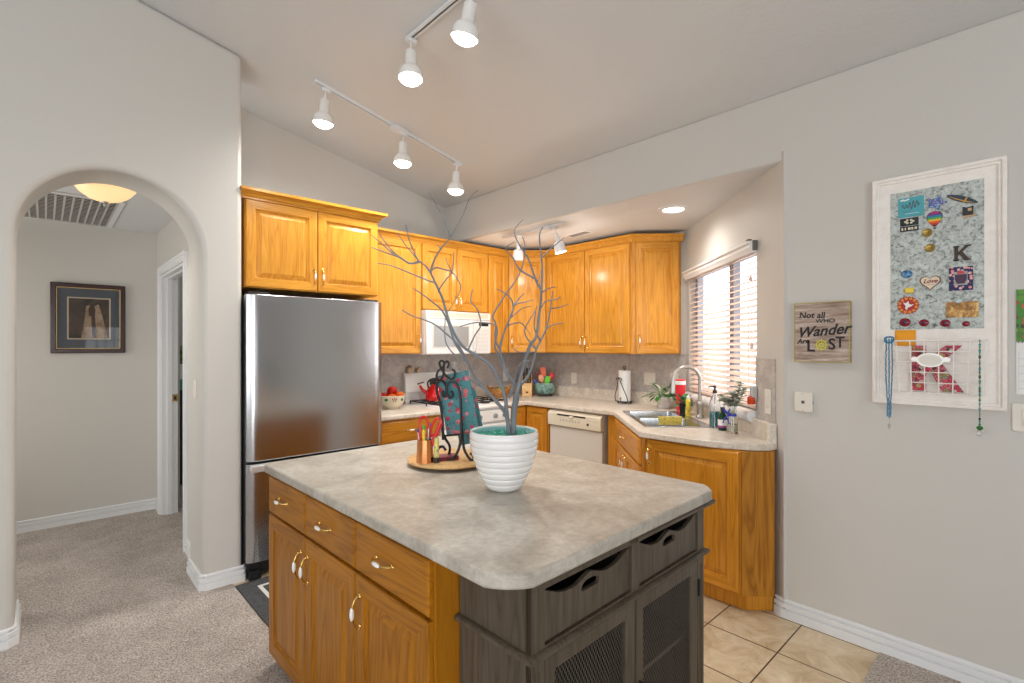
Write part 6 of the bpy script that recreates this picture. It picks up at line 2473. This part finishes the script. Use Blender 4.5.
BR=[
('A','',6.5,1.2,[(0.024,-0.001,0.183),(0.02,0.0,0.263),(-0.028,0.005,0.323),(-0.071,0.038,0.383),(-0.101,0.055,0.425),(-0.14,0.046,0.478),(-0.18,0.059,0.54),(-0.197,0.071,0.604),(-0.234,0.063,0.653),(-0.273,0.07,0.683),(-0.295,0.09,0.706),(-0.317,0.112,0.726)]),
('B','',7,1.6,[(0.029,-0.007,0.183),(0.021,0.002,0.263),(0.018,0.007,0.32),(0.015,0.024,0.368),(0.016,0.068,0.428),(-0.002,0.092,0.466),(-0.056,0.136,0.509),(-0.069,0.167,0.533),(-0.075,0.209,0.582),(-0.095,0.228,0.656),(-0.105,0.242,0.715),(-0.108,0.286,0.779),(-0.114,0.308,0.817),(-0.128,0.321,0.845),(-0.148,0.334,0.865),(-0.158,0.341,0.877),(-0.169,0.376,0.948),(-0.166,0.411,1.021)]),
('C','',7,1.4,[(0.032,-0.009,0.183),(0.032,-0.009,0.263),(0.034,-0.023,0.343),(0.044,-0.026,0.373),(0.028,0.02,0.429),(0.021,0.024,0.464),(0.001,0.023,0.513),(0.01,0.016,0.569),(0.04,0.016,0.625),(0.052,0.005,0.676),(0.031,0.007,0.716),(-0.002,0.036,0.742)]),
('D','',7,1.2,[(0.035,-0.012,0.183),(0.034,-0.012,0.263),(0.025,-0.038,0.345),(0.031,-0.045,0.379),(0.047,-0.05,0.442),(0.042,-0.094,0.53),(0.052,-0.115,0.562),(0.066,-0.116,0.639),(0.061,-0.129,0.686),(0.047,-0.146,0.728),(0.044,-0.153,0.79),(0.047,-0.146,0.843),(0.03,-0.154,0.894),(0.019,-0.165,0.921),(0.02,-0.179,0.94)]),
('E','',6,1.2,[(0.037,-0.014,0.183),(0.038,-0.014,0.263),(0.053,-0.015,0.334),(0.066,-0.009,0.371),(0.109,-0.01,0.404),(0.138,-0.013,0.455),(0.147,-0.023,0.513),(0.163,-0.03,0.548),(0.199,-0.027,0.595),(0.23,-0.018,0.661),(0.235,-0.022,0.708),(0.239,-0.026,0.748)]),
('A1','A',2,0.8,[(-0.14,0.046,0.478),(-0.165,0.057,0.53),(-0.211,0.074,0.575),(-0.245,0.09,0.604),(-0.271,0.124,0.622),(-0.3,0.153,0.636),(-0.332,0.162,0.655)]),
('A2','A',2,0.8,[(-0.14,0.046,0.478),(-0.148,0.061,0.479),(-0.164,0.093,0.503),(-0.174,0.125,0.547),(-0.164,0.141,0.63)]),
('A3','A',1.4,0.7,[(-0.028,0.005,0.323),(-0.051,0.057,0.37),(-0.077,0.097,0.399),(-0.102,0.146,0.444)]),
('B1','B',3,0.8,[(-0.148,0.334,0.865),(-0.186,0.348,0.855),(-0.225,0.359,0.875),(-0.279,0.368,0.888),(-0.332,0.386,0.905)]),
('B2','B1',1.6,0.6,[(-0.217,0.356,0.872),(-0.233,0.393,0.9),(-0.253,0.453,0.966),(-0.257,0.462,0.999)]),
('B3','B1',1.6,0.6,[(-0.242,0.361,0.879),(-0.289,0.37,0.916),(-0.337,0.376,0.949)]),
('B4','B',1.6,0.6,[(-0.158,0.341,0.877),(-0.172,0.394,0.929),(-0.185,0.443,0.99)]),
('B5','B',2,0.7,[(-0.108,0.286,0.779),(-0.119,0.291,0.782),(-0.161,0.314,0.799),(-0.232,0.339,0.826),(-0.27,0.358,0.84),(-0.303,0.392,0.847)]),
('B6','B',2.6,0.6,[(-0.114,0.308,0.817),(-0.11,0.31,0.839),(-0.094,0.307,0.882),(-0.072,0.298,0.922),(-0.047,0.273,0.967),(-0.049,0.298,1.019),(-0.05,0.331,1.072),(-0.083,0.367,1.161)]),
('B61','B6',1.2,0.6,[(-0.047,0.273,0.967),(-0.038,0.256,0.99),(-0.023,0.22,1.048),(-0.022,0.183,1.102),(-0.012,0.167,1.124),(0.004,0.153,1.14)]),
('B62','B6',1.2,0.6,[(-0.072,0.298,0.922),(-0.066,0.333,0.941)]),
('B7','B',1.8,0.7,[(-0.105,0.255,0.736),(-0.113,0.257,0.745),(-0.102,0.225,0.784),(-0.093,0.198,0.812),(-0.101,0.176,0.847),(-0.109,0.161,0.882)]),
('B8','B',1.8,0.7,[(-0.113,0.307,0.829),(-0.095,0.296,0.842),(-0.07,0.28,0.835),(-0.041,0.262,0.823),(-0.016,0.241,0.766),(-0.024,0.272,0.71),(-0.031,0.314,0.664)]),
('B81','B8',1.1,0.6,[(-0.041,0.262,0.823),(-0.045,0.292,0.863),(-0.044,0.307,0.89)]),
('B9','B',2,0.7,[(-0.056,0.136,0.509),(-0.058,0.134,0.521),(-0.049,0.109,0.57),(-0.039,0.086,0.609),(-0.066,0.075,0.665),(-0.083,0.089,0.691),(-0.081,0.092,0.718),(-0.075,0.087,0.741)]),
('B10','C',2.4,0.9,[(0.028,0.02,0.429),(0.012,0.053,0.507),(0.008,0.062,0.53),(0.013,0.052,0.581),(0.011,0.065,0.61),(-0.012,0.119,0.619),(-0.031,0.15,0.617),(-0.067,0.18,0.603)]),
('C1','C',2.2,0.9,[(0.001,0.023,0.513),(-0.014,0.031,0.551),(-0.018,0.026,0.613),(-0.033,0.025,0.638),(-0.016,-0.0,0.69),(0.006,-0.009,0.724),(0.03,-0.039,0.779),(0.03,-0.071,0.829),(0.035,-0.075,0.896),(0.032,-0.063,0.927)]),
('C2','C',1.9,0.6,[(0.052,0.004,0.679),(0.089,0.01,0.713),(0.117,0.011,0.732)]),
('C3','C',1.6,0.6,[(0.052,0.004,0.68),(0.057,-0.021,0.689),(0.066,-0.054,0.693),(0.074,-0.085,0.699)]),
('C4','C',1.6,0.6,[(0.045,0.011,0.636),(0.06,0.012,0.645),(0.11,0.017,0.674),(0.158,0.015,0.685)]),
('C5','C',1.5,0.6,[(0.03,0.017,0.605),(0.087,0.01,0.618),(0.118,0.008,0.603),(0.15,0.013,0.572)]),
('D1','D',2.4,0.6,[(0.047,-0.146,0.728),(0.039,-0.125,0.765),(0.033,-0.1,0.833),(0.018,-0.084,0.87),(0.015,-0.05,0.919),(0.026,-0.032,0.961),(0.055,-0.046,0.997)]),
('D2','D1',1.7,0.6,[(0.039,-0.125,0.767),(-0.018,-0.1,0.8),(-0.045,-0.098,0.835),(-0.078,-0.096,0.861),(-0.074,-0.106,0.876),(-0.059,-0.12,0.887)]),
('D3','D',1.5,0.6,[(0.046,-0.147,0.841),(0.056,-0.189,0.873),(0.067,-0.234,0.901)]),
('D4','D',1.3,0.6,[(0.035,-0.139,0.756),(0.056,-0.129,0.781),(0.072,-0.119,0.802)]),
('D5','D',1.6,0.6,[(0.05,-0.142,0.717),(0.085,-0.142,0.735),(0.126,-0.144,0.745)]),
('E1','E',1.6,0.6,[(0.199,-0.027,0.595),(0.203,-0.063,0.612),(0.21,-0.107,0.616)]),
('E2','E',1.6,0.6,[(0.232,-0.02,0.677),(0.281,-0.024,0.685),(0.33,-0.029,0.7)]),
('E3','D',1.6,0.6,[(0.065,-0.12,0.654),(0.062,-0.132,0.669),(0.063,-0.156,0.689),(0.073,-0.197,0.693),(0.074,-0.211,0.703)]),
('E4','E',2,0.8,[(0.147,-0.023,0.517),(0.136,0.005,0.548),(0.134,0.028,0.592),(0.17,0.01,0.659),(0.186,0.01,0.686)]),
('E5','E',2,0.8,[(0.163,-0.03,0.548),(0.126,-0.033,0.599),(0.106,-0.061,0.659)]),
('E6','E',1.5,0.6,[(0.147,-0.023,0.505),(0.123,-0.014,0.505),(0.079,0.002,0.505),(0.054,0.009,0.521)]),
('F','C',2,0.8,[(0.019,-0.007,0.336),(0.02,-0.031,0.382),(0.015,-0.05,0.432),(0.013,-0.084,0.47),(0.025,-0.111,0.474)]),
('F1','C',1.2,0.6,[(0.043,-0.025,0.373),(0.045,0.017,0.413),(0.047,0.054,0.45)]),
]

LAB = {'B': 'bare grey branch leaning left from the pot and arching over the stove', 'C': 'bare grey branch standing right in the pot with tall upright limbs'}
LIMB = {'A': 'B', 'D': 'C', 'E': 'C'}
ROOT = {}
for name, par, r0, r1, pts in sorted(BR, key=lambda q: (q[1] != '', q[0] in LIMB)):
    rnd = random.Random(name)
    shift = {'B': (-.007, .003), 'C': (.007, -.003)}.get(LIMB.get(name, name), (0, 0)) if not par else (0, 0)
    if not par:
        if name in LIMB:
            root = ROOT[LIMB[name]]
        else:
            root = thing('branch', LAB[name], 'branch', (PX, PY, .9152), 0, 'bare grey branches in the white pot')
            pts = [(pts[0][0] * .55, pts[0][1] * .55, .115)] + pts
        ROOT[name] = root
        pts = [(x + shift[0] * max(0, 1 - z / .40), y + shift[1] * max(0, 1 - z / .40), z) for x, y, z in pts]
    else:
        ROOT[name] = ROOT[par]
    pp = smooth_path(pts, 4)
    n = len(pp)
    rs = [((r0 + (r1 - r0) * (i / (n - 1)) ** .75) * (.00185 if par else .00128) + .0003) * rnd.uniform(.92, 1.1) for i in range(n)]
    b = MB()
    b.tube(pp, rs, 7 if r0 > 3 else 6)
    b.build('twig' if par else 'limb' if name in LIMB else 'stem', BRANCH, ROOT[name])

# ------------------------------------------------------------------ floor mat, bedroom furniture
t = thing('kitchen_mat', 'charcoal kitchen mat with pale border lines in front of the refrigerator', 'mat', (.842, 2.36, .0005), .6)
b = MB()
b.box(0, .62, 0, .955, 0, .010)
b.build('mat', mottled('charcoal_weave', (.035, .036, .04, 1), (.06, .062, .066, 1), (.085, .088, .09, 1), 60, 160, .9), t, bevel=.003)
b = MB()
for i, wl in ((.095, .022), (.150, .022)):
    b.holed([(i, i), (.62 - i, i), (.62 - i, .955 - i), (i, .955 - i)], [[(i + wl, i + wl), (.62 - i - wl, i + wl), (.62 - i - wl, .955 - i - wl), (i + wl, .955 - i - wl)]], .0085, .0108)
b.build('border_lines', mat('pale_weave', (.60, .60, .58, 1), .9), t, smooth=False)

t = thing('shelf_unit', 'dark shelf with green and teal things glimpsed through the hall doorway', 'shelf', (1.16, 6.30, .004), 0)
b = MB()
b.box(-.28, .5, -.18, .18, 0, .98)
b.build('cabinet_body', BLACK, t, bevel=.005)
b = MB()
b.box(-.28, .5, -.182, .18, .98, 1.09)
b.build('teal_band', mat('teal_cloth', (.10, .30, .33, 1), .8), t)
b = MB()
b.box(-.28, .5, -.17, .18, 1.09, 1.25)
b.build('white_box', PAPER, t, bevel=.01)
b = MB()
b.box(-.28, .5, -.15, .15, 1.25, 1.44)
b.build('green_top', mottled('moss_green', (.05, .09, .03, 1), (.14, .20, .08, 1), (.25, .30, .16, 1), 20, 60, .9), t, bevel=.02)
l = bpy.data.lights.new('bedroom_light', 'POINT'); l.energy = 6; l.shadow_soft_size = .3
lo = bpy.data.objects.new('bedroom_light', l); COL.objects.link(lo); lo.location = (1.7, 5.1, 2.1)
